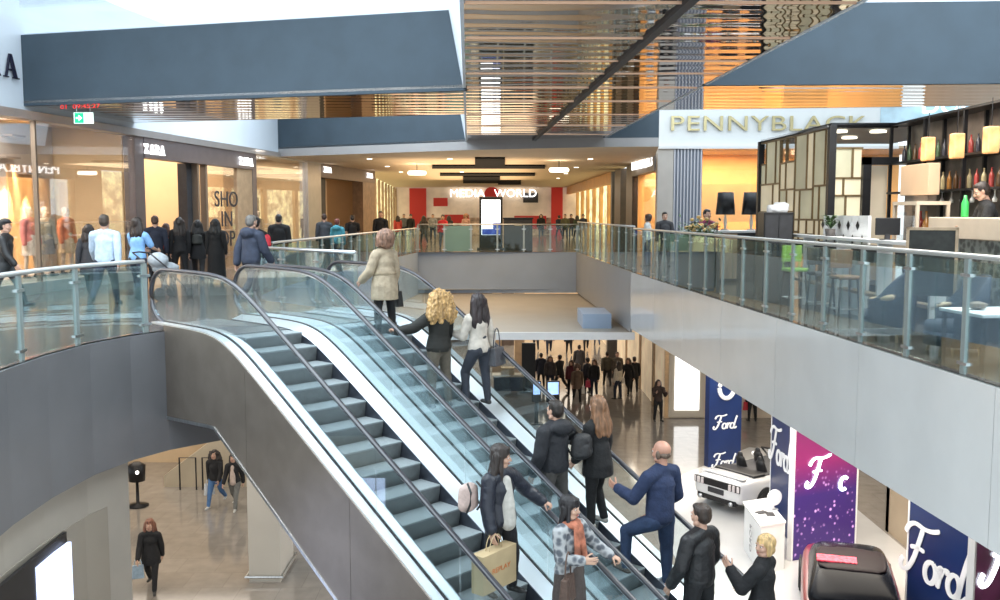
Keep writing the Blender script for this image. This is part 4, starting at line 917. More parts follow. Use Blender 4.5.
def wheels(t, W, yf, yr, R):
    for s in (-1,1):
        for y in (yf,yr):
            b = MB(); b.lathe([(R*.62,-.11),(R*.95,-.12),(R,-.08),(R,.08),(R*.95,.12),(R*.62,.11)],seg=28)
            me = b.mesh('w', TYRE, True); M = Matrix.Rotation(PI/2,4,'Y'); 
            for v in me.vertices: v.co = M @ v.co
            o = link('wheel', me, t, (s*(W-.1),y,R))
            b = MB(); b.lathe([(.02,.05),(R*.2,.06),(R*.6,.03),(R*.66,.07),(R*.66,-.05)],seg=24)
            for k in range(5): a = 2*PI*k/5; b.box((R*.33*math.cos(a),R*.33*math.sin(a),.07),(R*.6,.05,.03),Matrix.Rotation(a,3,'Z'))
            me = b.mesh('r', RIM); M2 = Matrix.Rotation(s*PI/2,4,'Y')
            for v in me.vertices: v.co = M2 @ v.co
            link('rim', me, o)
            b = MB(); b.lathe([(.0,-.02),(R+.06,-.02),(R+.06,.02),(0,.02)],seg=28); me = b.mesh('a', BLACK)
            for v in me.vertices: v.co = M @ v.co
            link('wheel_arch', me, t, (s*(W-.018),y,R+.01))
PAINT = mat('white_car_paint',(.62,.62,.63),.2,0,.02,1,coat=1)
cr_, cl_ = Vector((6.75,25.35,0)), Vector((5.56,26.97,0)); hd = Vector((.806,.592,0)); ctr = (cr_+cl_)/2+hd*2.3
t = thing('convertible_car', 'white open-top sports car seen from its tail on the show stand', 'car', (ctr.x,ctr.y,LOW+.02), math.atan2(hd.y,hd.x)-PI/2)
b = MB(); loft(b, [(-2.36,.78,.40,.78,.86,.9),(-2.30,.86,.32,.80,.95,.93),(-2.0,.93,.26,.82,.99,.90),(-1.5,.96,.22,.84,.99,.86),(-1.2,.96,.20,.84,.97,.88),(.9,.955,.20,.84,.95,.88),(1.3,.95,.22,.82,.97,.84),(2.0,.90,.24,.70,.86,.85),(2.32,.82,.28,.62,.74,.85),(2.42,.72,.34,.58,.66,.85)])
subdiv(b.build('body', PAINT, t, True))
b = MB(); b.prism([(-.70,-1.15),(.70,-1.15),(.72,.75),(-.72,.75)], .80, 1.005); b.build('cabin_interior', DARK, t, False, .04)
b = MB(); b.prism([(-.72,-1.62),(.72,-1.62),(.74,-1.1),(-.74,-1.1)], .96, 1.06); b.build('folded_roof', BLACK, t, False, .05)
for s in (-1,1):
    for y in (-.75,.05):
        b = MB(); b.cap((s*.36,y,.85),(s*.36,y-.12,1.18),.2,.17,.4,(0,1,0)); b.cap((s*.36,y-.14,1.28),(s*.36,y-.15,1.36),.11,.09,.5,(0,1,0)); b.build('car_seat', mat('black_leather',(.02,.02,.022),.4,0,.2,10), t, True)
    b = MB(); 
    for k in range(3): b.box((s*(.78-.14*k),-2.365+.02*(0 if k else 1),.80),(.085,.06,.17))
    b.build('tail_light', mat('tail_lens',(.55,.50,.50),.2,0,.1,10,emit=.1), t, False, .01)
    b = MB(); b.tube([(s*.78,.95,.93),(s*.62,.42,1.32)],.03,8); b.build('windscreen_pillar', BLACK, t, True)
    b = MB(); b.cap((s*.98,.62,.98),(s*1.1,.62,1.0),.08,.07,.7,(0,1,0)); b.build('door_mirror', PAINT, t, True)
b = MB(); b.tube([(-.62,.42,1.32),(0,.45,1.34),(.62,.42,1.32)],.03,8); b.build('windscreen_frame', BLACK, t, True)
b = MB(); b.quad((-.78,.95,.93),(.78,.95,.93),(.62,.42,1.32),(-.62,.42,1.32)); b.build('windscreen', SHOPG, t, fix=False)
b = MB(); b.box((0,-2.335,.80),(1.66,.05,.21)); b.build('tail_panel', BLACK, t, False, .02)
b = MB(); b.box((0,-2.37,.60),(.56,.04,.15)); b.build('number_plate', DARK, t, False, .01)
b = MB(); b.box((0,-2.28,.36),(1.4,.16,.16)); b.build('diffuser', BLACK, t, False, .03)
for s in (-1,1):
    b = MB(); b.tube([(s*.55,-2.3,.34),(s*.55,-2.42,.34)],.06,12); b.build('exhaust', STEEL, t, True)
b = MB(); b.box((0,-2.02,1.02),(1.5,.22,.03)); b.build('spoiler', PAINT, t, False, .01)
wheels(t, .97, 1.42, -1.36, .34)
# red estate
p = atz(855,618,LOW+1.05); hd = Vector((.30,.954,0)).normalized(); p = Vector((p.x,p.y,0))+hd*2.45
RP = mat('dark_red_paint',(.17,.010,.016),.3,0,.1,1,coat=.25)
t = thing('estate_car', 'dark red tall hatchback car with black glazed tailgate behind the tall banner', 'car', (p.x,p.y,LOW+.02), math.atan2(hd.y,hd.x)-PI/2)
b = MB(); loft(b, [(-2.2,.80,.40,.9,1.02,.9),(-2.12,.90,.30,.95,1.08,.94),(-1.6,.94,.24,.95,1.05,.94),(0,.94,.22,.93,1.02,.93),(1.1,.93,.24,.92,1.03,.88),(1.9,.88,.28,.80,.92,.85),(2.25,.76,.36,.66,.76,.85)]); subdiv(b.build('body', RP, t, True))
b = MB(); loft(b, [(-2.10,.80,.98,1.06,1.10,.97),(-1.80,.84,.98,1.2,1.32,.9),(-1.25,.82,.98,1.2,1.52,.86),(-.3,.80,.98,1.2,1.58,.84),(.4,.79,.98,1.2,1.52,.84),(1.15,.78,.98,1.03,1.06,.95)]); subdiv(b.build('cabin_glass', CGL, t, True))
b = MB(); loft(b, [(-1.35,.62,1.44,1.48,1.50,.9),(-1.1,.66,1.48,1.53,1.55,.9),(-.5,.67,1.52,1.56,1.58,.9),(-.1,.64,1.5,1.54,1.56,.9)]); subdiv(b.build('roof', mat('black_roof',(.012,.006,.008),.55,0,.1,2,spec=.2), t, True), 1)
b = MB(); b.box((-.28,-.95,1.575),(.75,.30,.03),Matrix.Rotation(.06,3,'X')); b.build('painted_roof_reflection', mat('red_reflection_glow',(.75,.06,.10),.4,0,.7,14,emit=.6), t)  # red screen reflection on the roof, put in as a glowing panel
for s in (-1,1):
    b = MB(); b.box((s*.74,-2.13,.97),(.30,.14,.22)); b.build('tail_light', mat('red_lens',(.5,.03,.04),.15,0,.2,10,emit=.25), t, False, .04)
b = MB(); b.box((0,-2.2,.72),(.54,.04,.14)); b.build('number_plate', DARK, t, False, .01)
wheels(t, .95, 1.4, -1.35, .34)
# ------------------------------------------------------------------ cafe
BRS = mat('bronze_bar',(.20,.14,.07),.4,.6,.1,10); CRM = mat('cream_pane',(.62,.54,.38),.5,0,.12,1.5,emit=.35); PEA = mat('olive_pane',(.46,.43,.30),.5,0,.12,1.5,emit=.30)  # glow of the cream and olive panes is put in as emission
t = thing('cafe_kiosk', 'black framed cafe kiosk with irregular cream lattice panes', 'kiosk', (6.6,19,0)); KT = 3.58
b = MB(); b.bbox((-.07,-.07,0),(.07,.07,KT)); b.build('corner_post', BLACK, t); b = MB(); b.bbox((-.27,4.33,0),(-.13,4.47,KT)); b.build('corner_post', BLACK, t)
b = MB(); b.tube([(-.2,4.4,KT),(0,0,KT),(1.3,0,KT)],.05,4); b.build('top_beam', BLACK, t); b = MB(); b.bbox((-.1,0,KT-.04),(3,4.5,KT)); b.build('roof', mat('kiosk_roof',(.30,.29,.28),.6,0,.05,2), t)
for i in range(4):
    b = MB(); b.lathe([(0,-.02),(.16,-.02),(.16,.01),(0,.01)],seg=16); b.build('roof_light', mat('warm_glow',(1,.93,.75),.4,emit=2.5), t, loc=(.35+(i%2)*.8,.6+(i//2)*1.6,KT-.07))
rr = random.Random(5)
def mond(u0, u1, v0, v1, d, out):
    w, h = u1-u0, v1-v0
    if d == 0 or (w < .5 and h < .7): out.append((u0,u1,v0,v1)); return
    if (w*1.3 > h and w > .45) : c = u0+w*rr.uniform(.3,.7); mond(u0,c,v0,v1,d-1,out); mond(c,u1,v0,v1,d-1,out)
    else: c = v0+h*rr.uniform(.3,.7); mond(u0,u1,v0,c,d-1,out); mond(u0,u1,c,v1,d-1,out)
def lattice(P, Q, z0, z1, depth, open_top=False):
    P, Q = Vector(P), Vector(Q); d = (Q-P); L = d.length; d.normalize(); n = Vector((d.y,-d.x,0)); cells = []; mond(0, L, z0, z1, depth, cells); bars = MB()
    for u0,u1,v0,v1 in cells:
        b = MB(); a = P+d*(u0+.02); c = P+d*(u1-.02); b.prism([a[:2],c[:2],(c-n*.02)[:2],(a-n*.02)[:2]], v0+.02, v1-.02)
        b.build('pane', SHOPG if (open_top and v0 > z1-.85) else rr.choice((CRM,CRM,PEA)), t)
        for (A,B,za,zb) in ((u0,u0,v0,v1),(u0,u1,v1,v1)):
            if A == B: p = P+d*A; bars.prism([(p-d*.02+n*.03)[:2],(p+d*.02+n*.03)[:2],(p+d*.02-n*.04)[:2],(p-d*.02-n*.04)[:2]], za, zb)
            else: p = P+d*A; q_ = P+d*B; bars.prism([(p+n*.03)[:2],(q_+n*.03)[:2],(q_-n*.04)[:2],(p-n*.04)[:2]], za-.02, za+.02)
    bars.build('lattice', BRS, t)
lattice((-.2,4.4,0),(0,0,0), .9, KT-.05, 5, True); lattice((0,0,0),(.62,0,0), .9, KT-.45, 4)
b = MB(); b.bbox((.60,-.12,.9),(.76,.05,2.95)); b.bbox((.60,-.12,2.8),(1.3,.05,2.95)); b.build('door_frame', BLACK, t)
b = MB(); b.bbox((.76,.3,.9),(1.25,.32,2.8)); b.build('inner_wall', mat('cream_wall',(.68,.58,.44),.6,0,.05,2,emit=.1), t)
b = MB(); b.bbox((-.2,0.0,0),(1.3,.06,.9)); b.build('base_panel', mat('oak_base',(.36,.27,.18),.5,0,.2,5), t)
# bar shelves
t = thing('bar_shelving', 'tall black back-bar shelving behind the cafe counter', 'shelf', (7.78,13,.5))
b = MB()
for y in (0,1.5,3.0,4.5,6.0): b.bbox((-.03,y-.025,0),(.03,y+.025,3.1)); b.bbox((.32,y-.025,0),(.38,y+.025,3.1))
b.build('upright', BLACK, t)
for z in (1.72,2.3,3.06): b = MB(); b.bbox((-.04,-.05,z),(.4,6.05,z+.04)); b.build('shelf_board', BLACK, t)
b = MB(); b.bbox((.4,-.05,0),(.44,6.05,3.1)); b.build('back_panel', mat('bar_back',(.17,.14,.12),.4,0,.5,2), t)
b = MB(); b.bbox((.3,1.2,.3),(.36,2.2,1.6)); b.build('white_panel', CRM, t)
BC = [(.35,.16,.04),(.05,.09,.04),(.40,.06,.05),(.10,.05,.02),(.45,.38,.22),(.03,.03,.04)]
bm_ = {}
def bottle(c):
    if c not in bm_:
        b = MB(); b.lathe([(.0,0),(.04,0),(.042,.01),(.042,.2),(.03,.24),(.014,.27),(.014,.33),(.016,.335),(.0,.34)],seg=10); bm_[c] = b.mesh('bottle', mat('bottle_%d' % BC.index(c), c, .12, 0, .1, 8), True)
    return bm_[c]
k = 0
for z in (1.76,2.34):
    for i in range(24):
        c = BC[rr.randrange(6)]; o = link('bottle', bottle(c), None, (7.93,13.2+i*.24,.5+z)); o.scale = (1,1,.95)
        tag(o, 'liquor bottle standing in a row on the %s shelf of the back bar' % ('lower' if z < 2 else 'upper'), 'bottle', 'bottles on the %s bar shelf' % ('lower' if z < 2 else 'upper')); k += 1
for i in range(14):
    b = MB(); b.lathe([(.035,0),(.04,.05),(.012,.1),(.008,.19),(.04,.2)],seg=10); o = b.build('wine_glass', mat('stemware',(.8,.82,.82),.05,0,.0,spec=.8), None, True, loc=(7.86,13.3+i*.36,2.021)); tag(o, 'stem glass hanging upside down under the bar shelf', 'glass', 'stem glasses under the bar shelf')
LN = mat('orange_lantern',(.75,.38,.15),.5,0,.35,5,emit=.28)
for i, (px, py) in enumerate(((928,149),(957,146),(991,140))):
    p = ray(px,py); p = p*(7.35/p.x)+Vector((0,0,EYE)); tt = thing('lantern', ['orange paper lantern hanging nearest the kiosk','middle orange paper lantern hanging above the bar','orange paper lantern hanging nearest the frame edge'][i], 'lantern', p)
    b = MB(); b.bbox((-.09,-.09,-.2),(.09,.09,.2)); b.build('shade', LN, tt, False, .02); b = MB(); b.tube([(0,0,.2),(0,0,3.56-p.z)],.008,6); b.build('cord', BLACK, tt)
# counters
MOS = mat('mosaic_front',(.22,.24,.22),.4,0,.6,9,tex='voronoi')
t = thing('bar_counter', 'pale topped bar counter with a grey mosaic front', 'counter', (7.0,11.5,0))
b = MB(); b.bbox((0,0,1.45),(.55,4.0,1.78)); b.build('counter_top', mat('pale_counter',(.56,.47,.37),.5,0,.06,3), t, False, .015); b = MB(); b.bbox((.08,.0,0),(.5,3.95,1.45)); b.build('front', MOS, t)
b = MB(); b.bbox((7.0,10,0),(7.8,22,.5)); struct('floor_bar_platform', b, DARK)
t = thing('glass_cabinet', 'small glazed cabinet with pale frame on the bar counter', 'cabinet', (6.86,15.6,1.3))
b = MB()
for x in (0,.5):
    for y in (0,.9): b.bbox((x-.025,y-.025,0),(x+.025,y+.025,.72))
b.bbox((-.03,-.03,.68),(.53,.93,.74)); b.bbox((-.03,-.03,-.3),(.53,.93,.04)); b.build('frame', mat('pale_counter'), t); b = MB(); b.bbox((0,0,.04),(.004,.9,.68)); b.build('glass', SHOPG, t)
for i in range(3):
    o = link('bottle', bottle(BC[(0,2,3)[i]]), None, (7.1,15.8+i*.22,1.34)); o.scale = (1.5,1.5,1.6); tag(o, ['amber bottle in the glazed cabinet','red bottle in the glazed cabinet','brown bottle in the glazed cabinet'][i], 'bottle')
t = thing('extractor_box', 'tan box hood standing above the glazed cabinet', 'box', (7.15,16.6,2.1)); b = MB(); b.bbox((.05,-.6,-1.1),(.2,.3,.05)); b.build('support', mat('bar_back'), t); b = MB(); b.bbox((0,-.7,.05),(.2,.4,.58)); b.build('hood', mat('tan_box',(.56,.40,.27),.5,0,.05,2), t, False, .01)
t = thing('high_counter', 'long white framed standing counter behind the cafe balustrade', 'counter', (0,0,0))
hc = [Vector((6.08,20.9,0)), Vector((6.2,13.6,0))]; dv = (hc[1]-hc[0]).normalized(); nn = Vector((-dv.y,dv.x,0))
def hbox(b, u0, u1, w0, w1, z0, z1): 
    q = [hc[0]+dv*u0+nn*w0, hc[0]+dv*u1+nn*w0, hc[0]+dv*u1+nn*w1, hc[0]+dv*u0+nn*w1]; b.prism([v[:2] for v in q], z0, z1); return b
hbox(MB(), 0, 7.3, 0, .26, 1.35, 1.41).build('counter_top', WHITE, t, False, .006)
for u in (0,1.8,3.6,5.4,7.24): hbox(MB(), u, u+.06, .01, .25, 0, 1.35).build('leg', WHITE, t)
for u in (.4,2.3,4.2,6.0): hbox(MB(), u, u+1.2, .05, .22, 1.02, 1.3).build('drawer_box', DARK, t)
hbox(MB(), 0, 7.3, .03, .23, .45, .5).build('shelf', mat('oak_base'), t)
# diamond tile panel
t = thing('tile_screen', 'white screen panel patterned with black diamonds beside the kiosk', 'screen', (6.45,16.6,1.25))
b = MB(); b.bbox((0,0,-1.25),(.05,2.3,.55)); b.build('panel', WHITE, t)
for i in range(5):
    for j in range(2):
        y, z = .25+i*.46+(.23 if j else 0), .12+j*.25
        b = MB(); b.add([(-.008,y-.09,z),(-.008,y,z-.09),(-.008,y+.09,z),(-.008,y,z+.09)],[(0,1,2,3)]); b.build('diamond_tile', BLACK, t)
t = thing('waiter_station', 'tall black cabinet behind the glass at the cafe corner', 'cabinet', (5.72,19.7,0), -.05)
b = MB(); b.bbox((-.3,-.3,.05),(.3,.3,1.86)); b.build('carcass', BLACK, t, False, .01); b = MB(); b.bbox((-.27,-.31,.1),(-.01,-.3,1.8)); b.bbox((.01,-.31,.1),(.27,-.3,1.8)); b.build('door', DARK, t); b = MB(); b.bbox((-.28,-.28,0),(.28,.28,.05)); b.build('plinth', BLACK, t)
b = MB(); b.cap((-.12,0,.07),(.15,.05,.08),.11,.1); b.cap((.02,.08,.12),(.2,.05,.14),.09,.07); me = bake(b,.03,2,.03,9); me.materials.append(mat('white_linen',(.8,.8,.82),.8)); me.shade_smooth(); o = link('napkin_bundle', me, None, (5.75,19.7,1.86)); tag(o, 'crumpled white linen bundle on the tall black cabinet', 'linen')
t = thing('monitor', 'small black till monitor beside the kiosk door', 'monitor', (6.3,15.4,1.41)); b = MB(); b.bbox((-.2,-.02,.08),(.2,.02,.36)); b.build('screen', BLACK, t, False, .01); b = MB(); b.bbox((-.04,-.02,0),(.04,.02,.1)); b.bbox((-.1,-.08,0),(.1,.08,.015)); b.build('stand', DARK, t)
t = thing('menu_board', 'freestanding black chalkboard in a thin frame before the bar counter', 'sign', (5.98,13.1,0), -.45)
b = MB(); b.bbox((-.3,-.02,.7),(.3,.02,1.62)); b.build('board', mat('chalkboard',(.02,.022,.02),.7,0,.4,12), t); b = MB(); b.bbox((-.33,-.03,0),(-.29,.03,1.65)); b.bbox((.29,-.03,0),(.33,.03,1.65)); b.bbox((-.33,-.03,1.61),(.33,.03,1.65)); b.build('frame', mat('oak_base'), t)
# armchairs, coffee table, stools
UPH = fabric((.045,.055,.075), .85)
def armchair(label, loc, rot):
    t = thing('tub_chair', label, 'armchair', loc, rot)
    b = MB(); n = 18
    for i in range(n+1): pass
    prof = []
    vs = []; ang = [PI*1.0+ -PI*1.0*0 + (-.35+ (PI+.7)*i/n) for i in range(n+1)]
    for a in ang:
        c, s_ = math.cos(a), math.sin(a); hgt = .62+.42*max(0,-s_)**.8
        for r, z in ((.40,.12),(.43,hgt),(.36,hgt+.02),(.32,.2)): vs.append((c*r, s_*r*.95, z))
    fs = [(i*4+j, i*4+(j+1)%4, (i+1)*4+(j+1)%4, (i+1)*4+j) for i in range(n) for j in range(4)]+[(3,2,1,0),(n*4,n*4+1,n*4+2,n*4+3)]
    b.add(vs, fs); b.build('shell', UPH, t, True)
    b = MB(); b.lathe([(.0,.3),(.34,.3),(.36,.36),(.34,.43),(0,.45)],seg=24,sy=1.05); b.build('seat_cushion', UPH, t, True)
    for s in (-1,1):
        b = MB(); b.cap((s*.37,.1,.60),(s*.40,-.2,.66),.04,.04); b.build('arm_trim', OAK, t, True)
        for y in (-.25,.25): b = MB(); b.tube([(s*.28,y,0),(s*.24,y*.9,.16)],.022,8); b.build('leg', OAK, t, True)
    b = MB(); b.lathe([(.2,.1),(.38,.13),(.38,.3),(.2,.32)],seg=24); b.build('base', UPH, t, True)
    return t
armchair('dark slate tub chair with wooden arm trim behind the glass, its back to the void', (5.66,13.75,0), -1.2+PI*.65)
armchair('dark slate tub chair beside the white cafe table', (5.98,12.35,0), PI*.45)
t = thing('cafe_table', 'low white square cafe table beside the tub chairs', 'table', (5.95,11.3,0), .1)
b = MB(); b.bbox((-.45,-.45,.64),(.45,.45,.68)); b.build('tabletop', WHITE, t, False, .008)
for x in (-.4,.4):
    for y in (-.4,.4): b = MB(); b.bbox((x-.02,y-.02,0),(x+.02,y+.02,.64)); b.build('leg', BLACK, t)
b = MB(); b.lathe([(.03,0),(.09,.02),(.11,.07),(.1,.08),(.02,.10)],seg=16); tag(b.build('sugar_bowl', mat('brown_bowl',(.20,.15,.11),.6,0,.2,12), None, True, loc=(5.8,11.42,.68)), 'small brown bowl on the white cafe table', 'bowl')
for i, (x, y) in enumerate(((5.42,17.35),(5.55,16.3),(5.6,15.3))):
    t = thing('bar_stool', ['green seated bar stool behind the balustrade nearest the black cabinet','middle bar stool with a dark seat behind the balustrade','brown bar stool nearest the tub chairs'][i], 'stool', (x,y,0), .1)
    for sx_ in (-1,1):
        for sy_ in (-1,1): b = MB(); b.tube([(sx_*.19,sy_*.19,0),(sx_*.14,sy_*.14,.78)],.018,6); b.build('leg', BLACK, t, True)
    b = MB(); b.bbox((-.19,-.19,.78),(.19,.19,.84)); b.build('seat', mat(('green_seat','dark_seat','brown_seat')[i],((.20,.38,.06),(.03,.03,.03),(.2,.12,.07))[i],.6,0,.1,8), t, False, .02)
    b = MB(); b.bbox((-.19,.15,.95),(.19,.19,1.25)); b.bbox((-.17,.16,.84),(-.14,.18,.95)); b.bbox((.14,.16,.84),(.17,.18,.95)); b.build('backrest', mat(('green_seat','dark_seat','brown_seat')[i]), t, False, .01)
    b = MB(); b.tube([(-.17,-.17,.3),(.17,-.17,.3),(.17,.17,.3),(-.17,.17,.3)],.012,6,close=True); b.build('foot_ring', STEEL, t)
# concession desk with lamps and flowers
t = thing('vendor_desk', 'dark and wood vendor desk with white top before the boutique', 'desk', (5.9,25.5,0))
b = MB(); b.bbox((-.9,-.35,.08),(1.2,.35,1.32)); b.build('carcass', DARK, t); b = MB(); b.bbox((-.95,-.4,1.32),(1.25,.4,1.38)); b.build('top', WHITE, t, False, .01); b = MB(); b.bbox((-.2,-.37,.1),(.4,-.35,1.3)); b.build('wood_door', OAK, t); b = MB(); b.bbox((-.85,-.3,0),(1.15,.3,.08)); b.build('plinth', BLACK, t)
for i, x in enumerate((6.08,6.78)):
    t = thing('table_lamp', ['black shaded table lamp beside the flowers','black shaded table lamp nearest the lattice kiosk'][i], 'lamp', (x,25.6,1.38))
    b = MB(); b.lathe([(.26,.42),(.21,1.02),(.2,1.02),(.25,.42)],seg=20); b.build('lamp_shade', BLACK, t, True)
    b = MB(); b.lathe([(.12,0),(.12,.02),(.03,.05),(.05,.2),(.025,.4),(.01,.7)],seg=14); b.build('base', mat('pale_base',(.7,.6,.48),.4), t, True)
    l = bpy.data.lights.new('lamp','POINT'); l.energy = 12; l.color = (1,.75,.45); l.shadow_soft_size = .05; lo = bpy.data.objects.new('lamp', l); C.objects.link(lo); lo.location = (x,25.6,2.0)
t = thing('flower_planter', 'low planter of leafy plants with orange and white flowers', 'plant', (5.12,24.4,0))
b = MB(); b.bbox((-.35,-.9,0),(.35,.9,1.2)); b.build('box', mat('planter',(.10,.09,.085),.6,0,.1,5), t)
lf = MB(); r3 = random.Random(3)
for i in range(420):
    x, y, z = r3.uniform(-.4,.4), r3.uniform(-.95,.95), 1.2+abs(r3.gauss(0,.2)); a = r3.uniform(0,6.28); L = r3.uniform(.08,.16); dx, dy = math.cos(a), math.sin(a); u = r3.uniform(.2,.9)
    lf.add([(x,y,z),(x+dx*L*.5-dy*.03,y+dy*L*.5+dx*.03,z+L*.5*u),(x+dx*L,y+dy*L,z+L*u),(x+dx*L*.5+dy*.03,y+dy*L*.5-dx*.03,z+L*.5*u)],[(0,1,2,3)])
FLW = [(r3.uniform(-.3,.3),r3.uniform(-.9,.5),1.4+abs(r3.gauss(0,.16))) for i in range(26)]
lf.build('foliage', mat('leaf_green',(.07,.13,.05),.6,0,.4,9), t, fix=False)
for c in FLW: f = MB(); f.ell(c,(.06,.06,.045),None,8,5); f.build('flower', mat('flower_orange',(.85,.55,.22),.6,0,.4,5), t, True)
for x in (0,):
    tt = thing('potted_plant', 'small leafy potted plant beside the diamond screen', 'plant', (6.24,17.9,1.41)); b = MB(); b.lathe([(.08,0),(.1,.14),(.09,.14)],seg=12); b.build('pot', mat('planter'), tt, True); q = MB()
    for i in range(60):
        a = r3.uniform(0,6.28); L = r3.uniform(.1,.25); dx, dy = math.cos(a), math.sin(a); z = r3.uniform(.12,.3); q.add([(0,0,z),(dx*L*.5-dy*.03,dy*L*.5+dx*.03,z+.1),(dx*L,dy*L,z+.08),(dx*L*.5+dy*.03,dy*L*.5-dx*.03,z+.1)],[(0,1,2,3)])
    q.build('foliage', mat('leaf_green'), tt, fix=False)
# far gallery kiosk and totem
p = aty(491,246,47.5); t = thing('digital_totem', 'tall black digital totem with glowing white screen at the far gallery', 'totem', (p.x,47.5,0))
b = MB(); b.bbox((-.58,-.12,.1),(.58,.12,2.65)); b.build('housing', BLACK, t, False, .02); b = MB(); b.bbox((-.47,-.14,.75),(.47,-.12,2.5)); b.build('screen', mat('totem_screen',(.85,.93,1),.4,0,.06,3,emit=1.5), t)
b = MB(); b.bbox((-.45,-.145,.76),(.1,-.141,1.05)); b.bbox((.1,-.145,.76),(.47,-.141,1.35)); b.build('blue_picture', mat('totem_blue',(.02,.06,.4),.4,0,.3,6,emit=.4), t); b = MB(); b.bbox((-.7,-.35,0),(.7,.35,.1)); b.build('base', DARK, t)
p = aty(518,250,46.4); t = thing('promo_desk', 'plain black promotion desk at the far gallery', 'desk', (p.x,46.4,0))
b = MB(); b.bbox((-.7,-.3,0),(.7,.3,1.55)); b.build('body', DARK, t, False, .02); b = MB(); b.bbox((-.74,-.34,1.55),(.74,.34,1.62)); b.build('top', BLACK, t);
b = MB(); b.bbox((-.18,-.32,1.22),(.18,-.30,1.3)); b.build('brass_plate', GOLD, t)
for i, (px, py) in enumerate(((417,173),(559,170))):
    p = ray(px,py); s_ = (3.6-EYE)/p.z; p = p*s_+Vector((0,0,EYE)); t = thing('pendant_light', ['round glowing pendant over the shop side of the far corridor','round glowing pendant over the boutique side of the far corridor'][i], 'lamp', p)
    b = MB(); b.lathe([(0,-.08),(.38,-.08),(.42,0),(.38,.08),(0,.08)],seg=20); b.build('disc', mat('warm_glow',(1,.93,.75),.4,emit=2.5), t, True); b = MB(); b.tube([(0,0,.08),(0,0,ZD-3.6)],.015,6); b.build('cord', BLACK, t)
for i in range(10):
    x, Y = (-5.2+(i%2)*3.2, 38+6*(i//2)) if i < 6 else (3.6, 38+7*(i-6)); b = MB(); b.lathe([(0,0),(.1,0),(.12,.03),(0,.03)],seg=14); tag(b.build('downlight', mat('warm_glow'), None, loc=(x,Y,ZD-.02)), 'small round downlight in the tan corridor ceiling', 'lamp', 'corridor downlights')
# ------------------------------------------------------------------ riders
def step_at(k, b): 
    v = elocal(-.4*k+.2, b); v.z = EO.z-.4*int(k)*T30+.006; return v
UP, DN = ERZ, ERZ+PI
NAVY = (.018,.022,.045); BLK = (.012,.012,.014); JEAN = (.05,.07,.12); DJEAN = (.02,.025,.045); BEI = (.42,.34,.24)
def belt(J, K):
    b = MB(); h = K['h']; w = K['waist']; b.lathe([(.098*h,-.018*h),(.101*h,0),(.098*h,.018*h),(.06*h,0)], w-K['U']*.01*h, 24, sx=1.22, sy=1.06); return [('belt', b, fabric((.34,.27,.18)), .018)]
r, J, K = person('person in a beige trench coat with short auburn hair, topmost on the ascending escalator', step_at(0,2.5), UP, 1.70, True, dict(kind='coat', col=BEI, len=.17, rough=.75, puff=.014), dict(col=BLK), dict(kind='puffy', col=(.27,.15,.10)), pose=dict(L=(3,4,4), R=(-2,2,4), armL=('swing',14,40,16), armR=('swing',2,18,14)), lod=2, extra=belt)
handbag('black leather handbag hanging at the elbow of the trench coat person', J['wrR']+NX*.05+Vector((0,0,-.36)), UP+PI/2, (.3,.13,.27), BLK, .22)
ct = step_at(4.1,2.22)
r, J, K = person('person with big curly blonde hair and a dark ribbed jacket, hand on the rail', ct, UP, 1.77, True, dict(kind='jacket', col=(.06,.055,.04), puff=.012, mk=dict(tex='wave', col2=(.015,.015,.013), stretch=(0,0,1))), dict(col=(.13,.11,.085)), dict(kind='curly', col=(.52,.32,.13), vol=2.1), pose=dict(L=(3,4,4), R=(-3,2,4), armL=('ik',(-.30,.20,.66)), armR=('swing',10,20,10), palmL=(0,0,-1), handL='grip', hdirL=(-.3,1,.5)), lod=2)
r, J, K = person('person with long dark wavy hair and a pale top beside the curly blonde rider', step_at(4.9,2.76), UP, 1.70, True, dict(kind='sweater', col=(.55,.5,.44), sleeve=.7), dict(col=(.035,.04,.055)), dict(kind='verylong', col=(.03,.02,.022), vol=1.5), pose=dict(L=(26,32,4), R=(-3,2,4), armL=('swing',22,80,10), armR=('swing',-6,16,18), lean=4), lod=2)
handbag('slate grey shoulder bag at the hip of the dark wavy haired rider', J['wrR']+NX*.02-UA*.1+Vector((0,0,-.22)), UP+.3, (.36,.16,.28), (.07,.07,.08), .3)
b = MB(); b.bbox((-.035,-.005,-.07),(.035,.005,.07)); tag(b.build('phone', BLACK, None, False, .003, loc=J['wrL']+UA*.11+Vector((0,0,.05)), rotz=UP), 'black phone held up by the dark wavy haired rider', 'phone')
r, J, K = person('person with short dark hair in a black hooded jacket, right hand on the far rail', step_at(10.2,2.1), UP, 1.82, False, dict(kind='hood', col=(.014,.015,.02), puff=.022, rough=.7), dict(col=(.07,.065,.06)), dict(kind='short', col=(.02,.013,.01)), pose=dict(L=(4,6,6), R=(-3,2,6), armL=('swing',4,18,12), armR=('ik',(.33,.14,.64)), palmR=(0,0,-1), handR='grip', hdirR=(.3,1,.4)), lod=2)
backpack('black leather rucksack slung on the right side of the hooded jacket rider', elocal(-4.12,2.38)+Vector((0,0,-.4*10*T30+1.0)), UP-.25, (.34,.18,.42), (.02,.02,.022))
r, J, K = person('person with long light brown hair in a long black coat, below the hooded jacket rider', step_at(10.75,2.76), UP, 1.80, True, dict(kind='coat', col=(.008,.008,.009), len=.12, rough=.8), dict(col=(.008,.008,.01)), dict(kind='verylong', col=(.22,.11,.055)), shoe=(.35,.33,.3), pose=dict(L=(2,4,3), R=(14,30,3), armL=('swing',12,30,4), armR=('swing',4,14,8), head=(0,-8)), lod=2)
